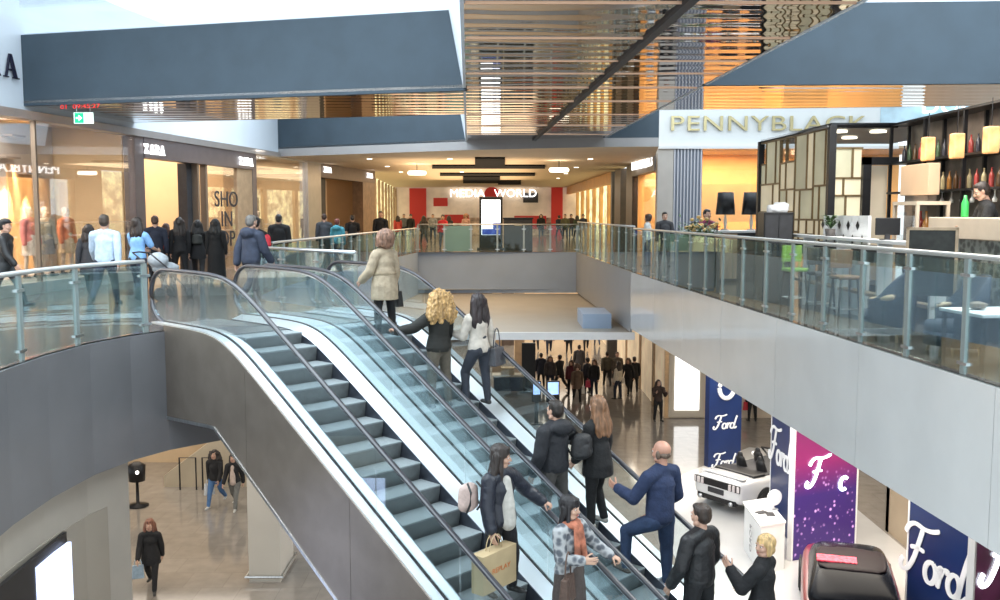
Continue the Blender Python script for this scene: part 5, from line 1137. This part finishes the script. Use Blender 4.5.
r, J, K = person('bald person in a navy sweater and jeans climbing with one foot raised', step_at(13.25,2.82), UP-.12, 2.03, False, dict(kind='sweater', col=(.022,.035,.085), rough=.9), dict(col=(.025,.045,.10)), dict(kind='bald', col=(.16,.11,.08)), shoe=(.1,.06,.035), skin=(.52,.27,.19), pose=dict(L=(58,62,10), R=(4,2,8), armL=('swing',30,75,14), armR=('swing',4,50,22), lean=4, side=5, footL=10), lod=2)
r, J, K = person('person with cropped dark hair in a black leather jacket, near the escalator foot', step_at(15.35,2.46), UP-.1, 1.92, False, dict(kind='jacket', col=(.012,.012,.013), rough=.42, puff=.012), dict(col=BLK), dict(kind='short', col=(.045,.028,.02)), pose=dict(L=(3,4,7), R=(-2,2,7), armL=('swing',6,24,16), armR=('swing',6,24,16), head=(6,0)), lod=2)
r, J, K = person('person with chin length blonde hair in a black jacket, lowest rider in view', step_at(16.8,2.98), UP+.15, 1.76, True, dict(kind='jacket', col=(.012,.012,.015), puff=.012), dict(col=BLK), dict(kind='bob', col=(.60,.40,.18)), pose=dict(L=(3,4,4), R=(-2,2,4), armL=('swing',35,110,14), armR=('swing',14,50,10), head=(62,4)), lod=2)
# descending pair
r, J, K = person('person in a navy puffer jacket and cream sweater and long dark hair coming downstairs', step_at(11.4,.55), DN, 1.80, True, dict(kind='jacket', col=(.013,.016,.028), rough=.38, puff=.016, inner=(.50,.48,.44)), dict(col=(.01,.01,.013)), dict(kind='long', col=(.025,.016,.013)), pose=dict(L=(12,16,4), R=(-4,3,4), armL=('ik',(-.335,.10,.56)), armR=('swing',6,12,14), head=(38,-6), palmL=(0,0,-1), handL='grip', hdirL=(-.5,1,-.3)), lod=2)
wr = J['wrR']
backpack('pale pink backpack hanging behind the right arm of the navy puffer jacket person', elocal(-4.2,.17)+Vector((0,0,-.4*11*T30+1.03)), DN, (.3,.16,.42), (.55,.42,.38))
t = thing('shopping_bag', 'large tan paper shopping bag with small orange REPLAY print', 'shopping bag', wr+Vector((0,0,-.66))+UA*-.05, DN+.1)
PAP = mat('kraft_paper',(.50,.38,.22),.7,0,.08,4)
b = MB(); b.bbox((-.31,-.09,0),(.31,.09,.46)); b.build('bag_body', PAP, t, False, .004); put_text('lettering', text('REPLAY', .085, .001, 1.2), mat('orange_print',(.62,.17,.04),.6), t, (-.02,.093,.24), (-1,0,0))
for y in (-.07,.07): b = MB(); b.tube([(-.12,y,.45)]+[(-.12*math.cos(PI*i/8), y*.4, .46+.18*math.sin(PI*i/8)) for i in range(9)]+[(.12,y,.45)], .006, 6); b.build('handle', PAP, t, True)
def scarf(J, K):
    b = MB(); h = K['h']; nk, F, X, U = K['neck'], K['F'], K['X'], K['U']
    for i in range(10): a = 2*PI*i/10; a2 = 2*PI*(i+1)/10; b.cap(nk+(X*math.cos(a)+F*math.sin(a))*.05*h+U*.012*h, nk+(X*math.cos(a2)+F*math.sin(a2))*.05*h+U*.012*h, .03*h, .03*h, seg=8)
    for s in (-1,1): b.cap(nk+F*.075*h+X*s*.02*h, K['waist']+F*.1*h+X*s*.035*h, .026*h, .03*h, .6, F, seg=8)
    return [('scarf', b, fabric((.42,.15,.09), .9, var=.5, scale=9), .014)]
r, J, K = person('person with a black fringe, patterned cardigan and long rust scarf, lower on the descending escalator', step_at(13.5,.84), DN, 1.75, True, dict(kind='jacket', col=(.40,.41,.42), rough=.9, mk=dict(tex='voronoi', col2=(.10,.11,.13))), dict(kind='skirt', col=(.07,.055,.05), len=.30), dict(kind='bangs', col=(.012,.01,.012)), skin=(.58,.36,.26), pose=dict(L=(3,4,4), R=(-2,2,4), armL=('ik',(-.27,.14,.57)), armR=('ik',(.04,.15,.62)), head=(14,-4), palmL=(0,0,-1), handL='grip', hdirL=(-.4,1,-.3)), lod=2, extra=scarf)
handbag('striped brown handbag carried at the waist of the rust scarf person', J['hipR']-UA*.16-NX*.12+Vector((0,0,-.28)), DN+.4, (.36,.12,.30), (.10,.06,.045), .28)
# ------------------------------------------------------------------ near gallery crowd (upper floor)
def at0(px, py): p = atz(px, py, 0); return Vector((p.x, p.y, 0))
P_ = lambda *a, **k: person(*a, **k)
P_('person in a black cap and black leather jacket walking along the shop window', at0(7,306), -PI/2+.15, 1.76, False, dict(kind='jacket', col=BLK, rough=.4), dict(col=(.05,.055,.06)), dict(kind='cap', col=BLK), pose='walk', lod=1)
r, J, K = P_('person in a pale blue shirt and dark jeans seen from behind', at0(107,305), .12, 1.84, False, dict(kind='shirt', col=(.50,.62,.76), rough=.85), dict(col=DJEAN), dict(kind='short', col=(.05,.035,.025)), pose='walk2', lod=1)
P_('person in a long charcoal coat half hidden by the pale blue shirt person', at0(91,296), .1, 1.62, True, dict(kind='coat', col=(.03,.03,.035), len=.2), dict(col=BLK), dict(kind='long', col=(.03,.02,.02)), pose='walk', lod=1)
P_('person in a sky blue short sleeved top pushing the stroller', at0(139,299), .05-.35, 1.74, True, dict(kind='tee', col=(.25,.48,.82), sleeve=.5), dict(col=(.03,.035,.06)), dict(kind='long', col=(.03,.02,.015)), pose=dict(L=(14,8,3), R=(-10,14,3), armL=('ik',(-.1,.24,.6)), armR=('ik',(.12,.24,.6)), lean=5), lod=1)
P_('person in a dark navy jacket beside the taupe pier', at0(157,284), .3, 1.75, False, dict(kind='jacket', col=(.02,.025,.05)), dict(col=BLK), dict(kind='short', col=(.06,.03,.02)), lod=1)
P_('person in a red jacket before the shop doorway', at0(168,277), -.3, 1.52, True, dict(kind='jacket', col=(.55,.05,.03)), dict(col=BLK), dict(kind='long', col=(.05,.02,.015)), lod=1)
P_('person in black with very long dark hair before the shop doorway', at0(181,283), .4, 1.7, True, dict(kind='jacket', col=BLK), dict(col=BLK), dict(kind='verylong', col=(.025,.015,.012)), pose='relax', lod=1)
r, J, K = P_('person in a black parka and leggings entering the shop', at0(199,282), .2, 1.68, True, dict(kind='coat', col=(.016,.016,.017), len=.12), dict(col=BLK), dict(kind='long', col=(.02,.015,.012)), pose='walk', lod=1)
backpack('small black backpack on the black parka person', K['chest']-K['F']*.19+Vector((0,0,-.2)), .2, (.28,.13,.36), (.03,.033,.03))
P_('person in an ankle length black robe and black headscarf', at0(217,283), .1, 1.66, True, dict(kind='coat', col=(.008,.008,.009), len=.46, puff=.01), dict(col=BLK), dict(kind='long', col=(.01,.01,.01)), lod=1)
r, J, K = P_('grey haired person in a navy padded vest with a pale hood at the escalator landing', at0(252,304), .5-PI/3, 1.84, False, dict(kind='hood', col=(.035,.045,.075), puff=.02), dict(col=(.03,.035,.05)), dict(kind='short', col=(.16,.15,.14)), pose='walk', lod=1)
def rightof(K, d=.3): return K['pel']+K['X']*d
r, J, K = P_('person with dark tied hair in a black coat beside the grey haired person', at0(258,293), -.2, 1.72, True, dict(kind='coat', col=BLK, len=.1), dict(col=BLK), dict(kind='bun', col=(.02,.015,.012)), lod=1)
backpack('bright red backpack beside the navy padded vest person', K['chest']+K['X']*.2+Vector((0,0,-.26)), -.2, (.3,.16,.42), (.62,.03,.05))
P_('broad person in a black sweater watching the far shop window', at0(280,277), .1, 1.78, False, dict(kind='sweater', col=(.012,.014,.018), puff=.03), dict(col=BLK), dict(kind='short', col=(.012,.01,.01)), lod=1)
P_('tall person in a dark grey jacket before the brown lintel shop', at0(325,264), .1, 1.8, False, dict(kind='jacket', col=(.04,.045,.055)), dict(col=BLK), dict(kind='short', col=(.04,.02,.015)), lod=0)
P_('person in a teal jacket beside the dark grey jacket person', at0(338,266), -.2, 1.62, True, dict(kind='hood', col=(.05,.24,.30), puff=.02), dict(col=DJEAN), dict(kind='short', col=(.16,.04,.03)), lod=0)
P_('person in a black short sleeved top by the walnut pillar', at0(353,258), .2, 1.8, False, dict(kind='tee', col=BLK, sleeve=.5), dict(col=(.3,.25,.18)), dict(kind='short', col=(.02,.015,.01)), pose='walk', lod=0)
P_('tall person in a dark suit just past the walnut pillar', at0(381,256), PI, 1.9, False, dict(kind='jacket', col=BLK), dict(col=BLK), dict(kind='short', col=(.02,.015,.01)), lod=0)
# stroller
t = thing('stroller', 'grey hooded baby stroller on the gallery floor', 'stroller', at0(165,299), -.45)
b = MB(); b.ell((0,.05,.66),(.22,.34,.14)); b.ell((0,-.16,.84),(.24,.20,.18)); me = bake(b,.025,2,.012,8); me.materials.append(fabric((.42,.46,.50),.8)); me.shade_smooth(); link('hood', me, t)
for s in (-1,1):
    b = MB(); b.tube([(s*.24,-.62,1.02),(s*.25,-.2,.72),(s*.24,.45,.14)],.016,6); b.tube([(s*.25,-.1,.66),(s*.26,-.4,.14)],.016,6); b.build('frame', mat('stroller_frame',(.12,.11,.12),.4,.6), t, True)
    for y, R in ((.45,.11),(-.42,.14)):
        b = MB(); b.lathe([(R*.6,-.03),(R,-.025),(R,.025),(R*.6,.03)],seg=16); me = b.mesh('w', TYRE, True); M = Matrix.Rotation(PI/2,4,'Y')
        for v in me.vertices: v.co = M @ v.co
        link('wheel', me, t, (s*.27,y,R))
b = MB(); b.tube([(-.24,-.62,1.02),(0,-.66,1.04),(.24,-.62,1.02)],.018,6); b.build('handle', BLACK, t, True)
# mannequins on the window plinth
for px, py, col, bc, lab in ((43,282,(.70,.22,.18),(.75,.62,.5),'window mannequin in a coral red jacket and cream skirt'),(59,281,(.62,.55,.42),(.35,.33,.32),'window mannequin in a sand coloured top between the two red ones'),(79,279,(.80,.25,.10),(.70,.50,.3),'window mannequin in an orange red dress nearest the orange panel')):
    Y = fy(px)*1.045; p = fp(Y,-1.0,.27); person(lab, p, -1.9, 1.72, True, dict(kind='jacket', col=col), dict(kind='skirt', col=bc, len=.22), dict(kind='none'), skin=(.62,.48,.36), lod=1, cat='mannequin', name='mannequin')
for px, col, lab in ((272,(.6,.45,.28),'mannequin in a tan top behind the grey lit shop pane'),(293,(.25,.25,.26),'mannequin in a grey outfit behind the grey lit shop pane')):
    Y = fy(px)*1.05; person(lab, fp(Y,-1.3,.2), -1.8, 1.72, True, dict(kind='jacket', col=col), dict(col=(.3,.24,.18)), dict(kind='none'), skin=(.62,.48,.36), lod=0, cat='mannequin', name='mannequin')
# clothes rails inside the first shop
for i, (px, d) in enumerate(((160,-5.2),(186,-5.2),(170,-3.2))):
    Y = fy(px)*1.08; t = thing('clothes_rail', ['clothes rail with folded light garments deep in the lit shop','clothes rail beside the dark door column deep in the shop','front clothes rail of dark garments inside the shop doorway'][i], 'clothes rail', fp(Y,d,0), -math.atan2(.148,1)+PI/2)
    b = MB(); b.tube([(-.9,0,0),(-.9,0,1.55),(.9,0,1.55),(.9,0,0)],.018,6); b.build('frame', STEEL, t, True)
    for k in range(12):
        b = MB(); x = -.8+k*.145; b.add([(x-.02,-.2,1.48),(x+.02,-.2,1.48),(x+.03,.2,1.48),(x-.03,.2,1.48),(x-.03,-.24,.6),(x+.04,-.24,.6),(x+.04,.24,.6),(x-.04,.24,.6)],[(3,2,1,0),(4,5,6,7),(0,1,5,4),(1,2,6,5),(2,3,7,6),(3,0,4,7)]); b.build('garment', fabric(random.choice(((.6,.5,.4),(.5,.3,.18),(.08,.07,.07),(.55,.12,.08),(.7,.66,.6)))), t)
b = MB(); fbox(b, fy(150)*1.12, fy(193)*1.12, 2.15, 2.45, -6.95, -6.5); struct('trim_40', b, mat('lit_shelf',(1,.95,.85),.5,emit=1.6))
# ------------------------------------------------------------------ far upper gallery
far = [(398,241,'a red coat',(.45,.06,.05),0,'long'),(404,239,'a grey jacket',(.12,.13,.15),0,'short'),(411,240,'a black jacket',BLK,1,'short'),(424,244,'a long dark coat',(.03,.028,.03),1,'long'),(433,240,'a grey and white top',(.25,.26,.28),0,'short'),(443,248,'a red top',(.45,.02,.03),1,'short'),(449,241,'a charcoal coat',(.04,.04,.045),0,'long'),(466,242,'a pinkish brown coat',(.42,.25,.2),1,'puffy'),(541,238,'a black coat',BLK,0,'long'),(559,238,'a navy jacket',NAVY,1,'short'),(565,240,'an olive jacket',(.09,.09,.05),0,'short'),(571,238,'a dark brown jacket',(.05,.03,.025),1,'short'),(577,239,'a dark green jacket',(.04,.06,.035),0,'long'),(583,240,'a dark blue jacket',(.015,.02,.04),1,'short')]
for i, (px, py, what, col, f, hk) in enumerate(far):
    P_('person in %s on the far gallery %s' % (what, 'beyond the frosted glass' if px < 500 else 'before the boutique side shops'), at0(px,py), PI if i%3 else .3, 1.7+.04*(i%3), bool(f), dict(kind='coat' if 'coat' in what else 'jacket', col=col, len=.15), dict(col=(BLK,DJEAN,JEAN)[i%3]), dict(kind=hk, col=(.03,.02,.015) if hk != 'puffy' else (.3,.15,.08)), pose=('walk','stand','walk2')[i%3], lod=0)
P_('person in a white top with brown bob behind the balustrade before the boutique', at0(647,266), 1.2, 1.78, True, dict(kind='shirt', col=(.6,.62,.62)), dict(col=JEAN), dict(kind='bob', col=(.07,.04,.03)), lod=1)
P_('person in a dark grey jacket beside the stone pier', at0(664,266), PI, 1.85, False, dict(kind='jacket', col=(.035,.04,.042)), dict(col=BLK), dict(kind='short', col=(.02,.015,.012)), lod=1)
p = ray(722,213); p = p*(24.6/p.y); P_('vendor in a maroon and navy jacket at the lamp desk', Vector((p.x,26.35,0)), PI+.3, 1.92, False, dict(kind='jacket', col=(.18,.02,.06)), dict(col=NAVY), dict(kind='short', col=(.02,.015,.012)), lod=1)
P_('bartender in black leaning over the pale bar counter', Vector((7.62,14.65,.5)), 1.35, 1.82, False, dict(kind='tee', col=(.014,.016,.02), sleeve=.5), dict(col=BLK), dict(kind='short', col=(.04,.025,.02)), pose=dict(L=(2,3,4), R=(-2,2,4), armL=('swing',30,50,12), armR=('swing',30,50,12), lean=14, head=(0,-20)), lod=1)
b = MB(); b.lathe([(.0,0),(.05,0),(.055,.02),(.055,.22),(.03,.28),(.02,.34),(0,.34)],seg=12); tag(b.build('bottle', mat('green_plastic',(.05,.45,.10),.3), None, True, loc=(7.2,14.7,1.78)), 'bright green bottle on the pale bar counter before the bartender', 'bottle')
# ------------------------------------------------------------------ lower floor
def atl(px, py): p = atz(px, py, LOW); return Vector((p.x, p.y, LOW))
r, J, K = P_('person in a black coat and trousers walking across the lower floor near the beige wall', atl(152,589), PI+.15, 1.66, True, dict(kind='coat', col=BLK, len=.13), dict(col=BLK), dict(kind='long', col=(.20,.08,.05)), pose='walk', lod=1)
handbag('pale blue bag hanging beside the black coated walker on the lower floor', J['wrR']+Vector((0,0,-.42)), .3, (.26,.1,.3), (.3,.4,.5), .16)
r, J, K = P_('person with long dark hair, black top and blue jeans beside the cream column', atl(216,506), PI-.1, 1.68, True, dict(kind='jacket', col=BLK), dict(col=(.07,.16,.34)), dict(kind='curly', col=(.03,.02,.02)), shoe=(.6,.6,.6), pose='walk2', lod=1)
handbag('white plastic carrier bag in the hand of the blue jeans person', J['wrR']+Vector((0,0,-.46)), .5, (.3,.1,.34), (.7,.72,.75), .14, 'carrier_bag')
r, J, K = P_('person in a black jacket and grey trousers partly behind the bronze escalator cladding', atl(235,508), PI-.1, 1.64, True, dict(kind='jacket', col=BLK, inner=(.5,.4,.35)), dict(col=(.16,.16,.15)), dict(kind='long', col=(.03,.02,.02)), shoe=(.6,.58,.55), pose='walk', lod=1)
P_('person in a dark jacket standing apart at the corner of the lit lower shop', atl(658,421), PI+.2, 1.68, False, dict(kind='jacket', col=(.05,.03,.03), sleeve=1), dict(col=BLK), dict(kind='long', col=(.04,.025,.02)), pose=dict(L=(2,3,4), R=(-2,2,4), armL=('swing',30,95,6), armR=('swing',30,95,6)), lod=1)
r, J, K = P_('person in black with a red jacket panel on the lower floor behind the blue tower', atl(752,421), .2, 1.68, True, dict(kind='jacket', col=BLK), dict(col=BLK), dict(kind='long', col=(.02,.015,.012)), lod=1)
handbag('red bag carried by the person behind the blue tower', J['wrL']+Vector((0,0,-.34)), .4, (.3,.12,.34), (.45,.02,.03), .14)
low = [(541,387,'a dark blue coat','far edge of the crowd',NAVY,0,'short'),(550,392,'a dark hooded top','before the blue coat',(.05,.04,.04),1,'long'),(560,390,'a black overcoat','in the middle of the crowd',BLK,0,'short'),(571,396,'a wine red jacket','in the middle of the crowd',(.12,.02,.03),1,'long'),(579,378,'a broad charcoal coat','at the back of the crowd',(.06,.055,.06),0,'short'),(577,402,'a brown fur collar coat','nearest of the crowd',(.14,.09,.06),1,'puffy'),(587,393,'a navy quilted jacket','beside the pink bag',(.02,.022,.035),1,'short'),(594,396,'a black top','holding the pink red bag',BLK,1,'verylong'),(607,386,'an olive parka','standing between two groups',(.075,.065,.045),0,'short'),(617,386,'a grey tweed coat','behind the cream jacket',(.12,.10,.08),0,'short'),(618,399,'a cream jacket','nearest the shop side group',(.62,.56,.46),1,'long'),(628,394,'a black jacket','beside the cream jacket',BLK,1,'long'),(634,392,'a black cap and coat','nearest the lit shop wall',(.02,.02,.02),0,'cap')]
low2 = [(536,350),(549,354),(569,354),(586,351),(597,345)]
for i, (px, py, what, where, col, f, hk) in enumerate(low):
    r, J, K = P_('person in %s on the lower floor, %s' % (what, where), atl(px,py), (0,PI,.8,PI-.5)[i%4], 1.66+.04*(i%3), bool(f), dict(kind='coat' if 'coat' in what else 'jacket', col=col, len=.14), dict(col=(BLK,DJEAN,BLK)[i%3]), dict(kind=hk, col=((.03,.02,.015),(.10,.05,.03))[i%2]), pose=('stand','relax','walk')[i%3], lod=0)
    if px == 594: handbag('pink red bag held by the person in the black top', J['wrR']+Vector((0,0,-.4)), .5, (.34,.12,.32), (.6,.06,.12), .12)
    if px == 571: handbag('pink bag beside the wine red jacket person', J['wrL']+Vector((0,0,-.4)), .2, (.3,.12,.34), (.6,.16,.22), .12)
    if px == 577: handbag('white paper bag held by the fur collar coat person', J['wrL']+Vector((0,0,-.42)), .2, (.24,.1,.34), (.7,.66,.6), .12)
    if px == 628: handbag('white handbag held by the black jacket person beside the cream jacket', J['wrR']+Vector((0,0,-.3)), .2, (.34,.12,.26), (.7,.66,.6), .12)
for i, (px, py) in enumerate(low2):
    P_('person in %s deep under the ledge on the lower floor' % ('a dark jacket','a grey coat','a black suit','a brown coat','blue trousers')[i], atl(px,py), PI if i%2 else 0, 1.72, False, dict(kind='jacket', col=((.03,.03,.035),(.12,.11,.10),BLK,(.08,.05,.035),(.05,.05,.07))[i]), dict(col=(BLK,DJEAN,BLK,BLK,JEAN)[i]), pose=('walk','walk2')[i%2], lod=0)
# ------------------------------------------------------------------ light
w = bpy.data.worlds.new('world'); S.world = w; w.use_nodes = True; nt = w.node_tree; bg = nt.nodes['Background']
bg.inputs[0].default_value = (.86,.95,1,1); bg.inputs[1].default_value = 1.25
def area(name, loc, size, energy, col, rot=(0,0,0), sy=None):
    l = bpy.data.lights.new(name, 'AREA'); l.shape = 'RECTANGLE'; l.size = size; l.size_y = sy or size; l.energy = energy; l.color = col
    o = bpy.data.objects.new(name, l); C.objects.link(o); o.location = loc; o.rotation_euler = rot; return o
CW = (.88,.95,1); WA = (1,.74,.46); WW = (1,.85,.66)
area('daylight_near_left', (-6,11,7.0), 10, 1500, CW, sy=14); area('daylight_near_right', (9,11,7.0), 8, 1300, CW, sy=13)
area('daylight_far_left', (-5,29,7.5), 7, 650, CW, sy=8); area('daylight_far_right', (7,28,7.5), 6, 500, CW, sy=8)
area('corridor', (-1.5,48,3.9), 7, 650, WA, sy=22); area('corridor_end', (-1.5,66,3.9), 9, 420, WA, sy=16)
area('shop_display', fp(19,-1.2,4.15), 2, 560, (1,.96,.90), sy=9); area('shop_door', fp(30.5,-4,4.1), 6, 420, (1,.88,.74), sy=7); area('shop_far_window', fp(37,-1.2,4.1), 2, 260, (1,.92,.8), sy=6); area('shop_home', fp(46,-2.5,4.1), 3, 70, WA, sy=6)
area('boutique', (10.5,38.2,4.25), 9, 520, WA, sy=3); area('boutique_side', (7,40,4.2), 1.5, 120, WA, sy=3)
area('corridor_ceiling_fill', (-1.5,50,2.9), 6, 480, WA, rot=(PI,0,0), sy=24)  # added floating area light to brighten the ceiling, no fitting there
area('cafe', (6.4,14.5,3.9), 1.6, 170, WW, sy=6)
for x, y, e, s in ((-9,20,230,7),(-11,28,200,6),(-2,50,700,12),(1,62,600,12),(9,45,260,5),(8,20,420,5),(7.5,29,420,5)): area('lower_fill', (x,y,-2.1), s, e, (1,.90,.76))  # added area lights brightening the lower level, no fittings modelled
area('stand_light', (5.2,21,-2.3), 2.5, 150, (1,.98,.95), sy=9)
S.view_settings.view_transform = 'Standard'; S.view_settings.exposure = 0.6; S.view_settings.gamma = 1.0
cy = S.cycles; cy.use_denoising = True; cy.max_bounces = 8; cy.transparent_max_bounces = 24; cy.glossy_bounces = 4; cy.diffuse_bounces = 3; cy.sample_clamp_indirect = 4; cy.caustics_reflective = False; cy.caustics_refractive = False
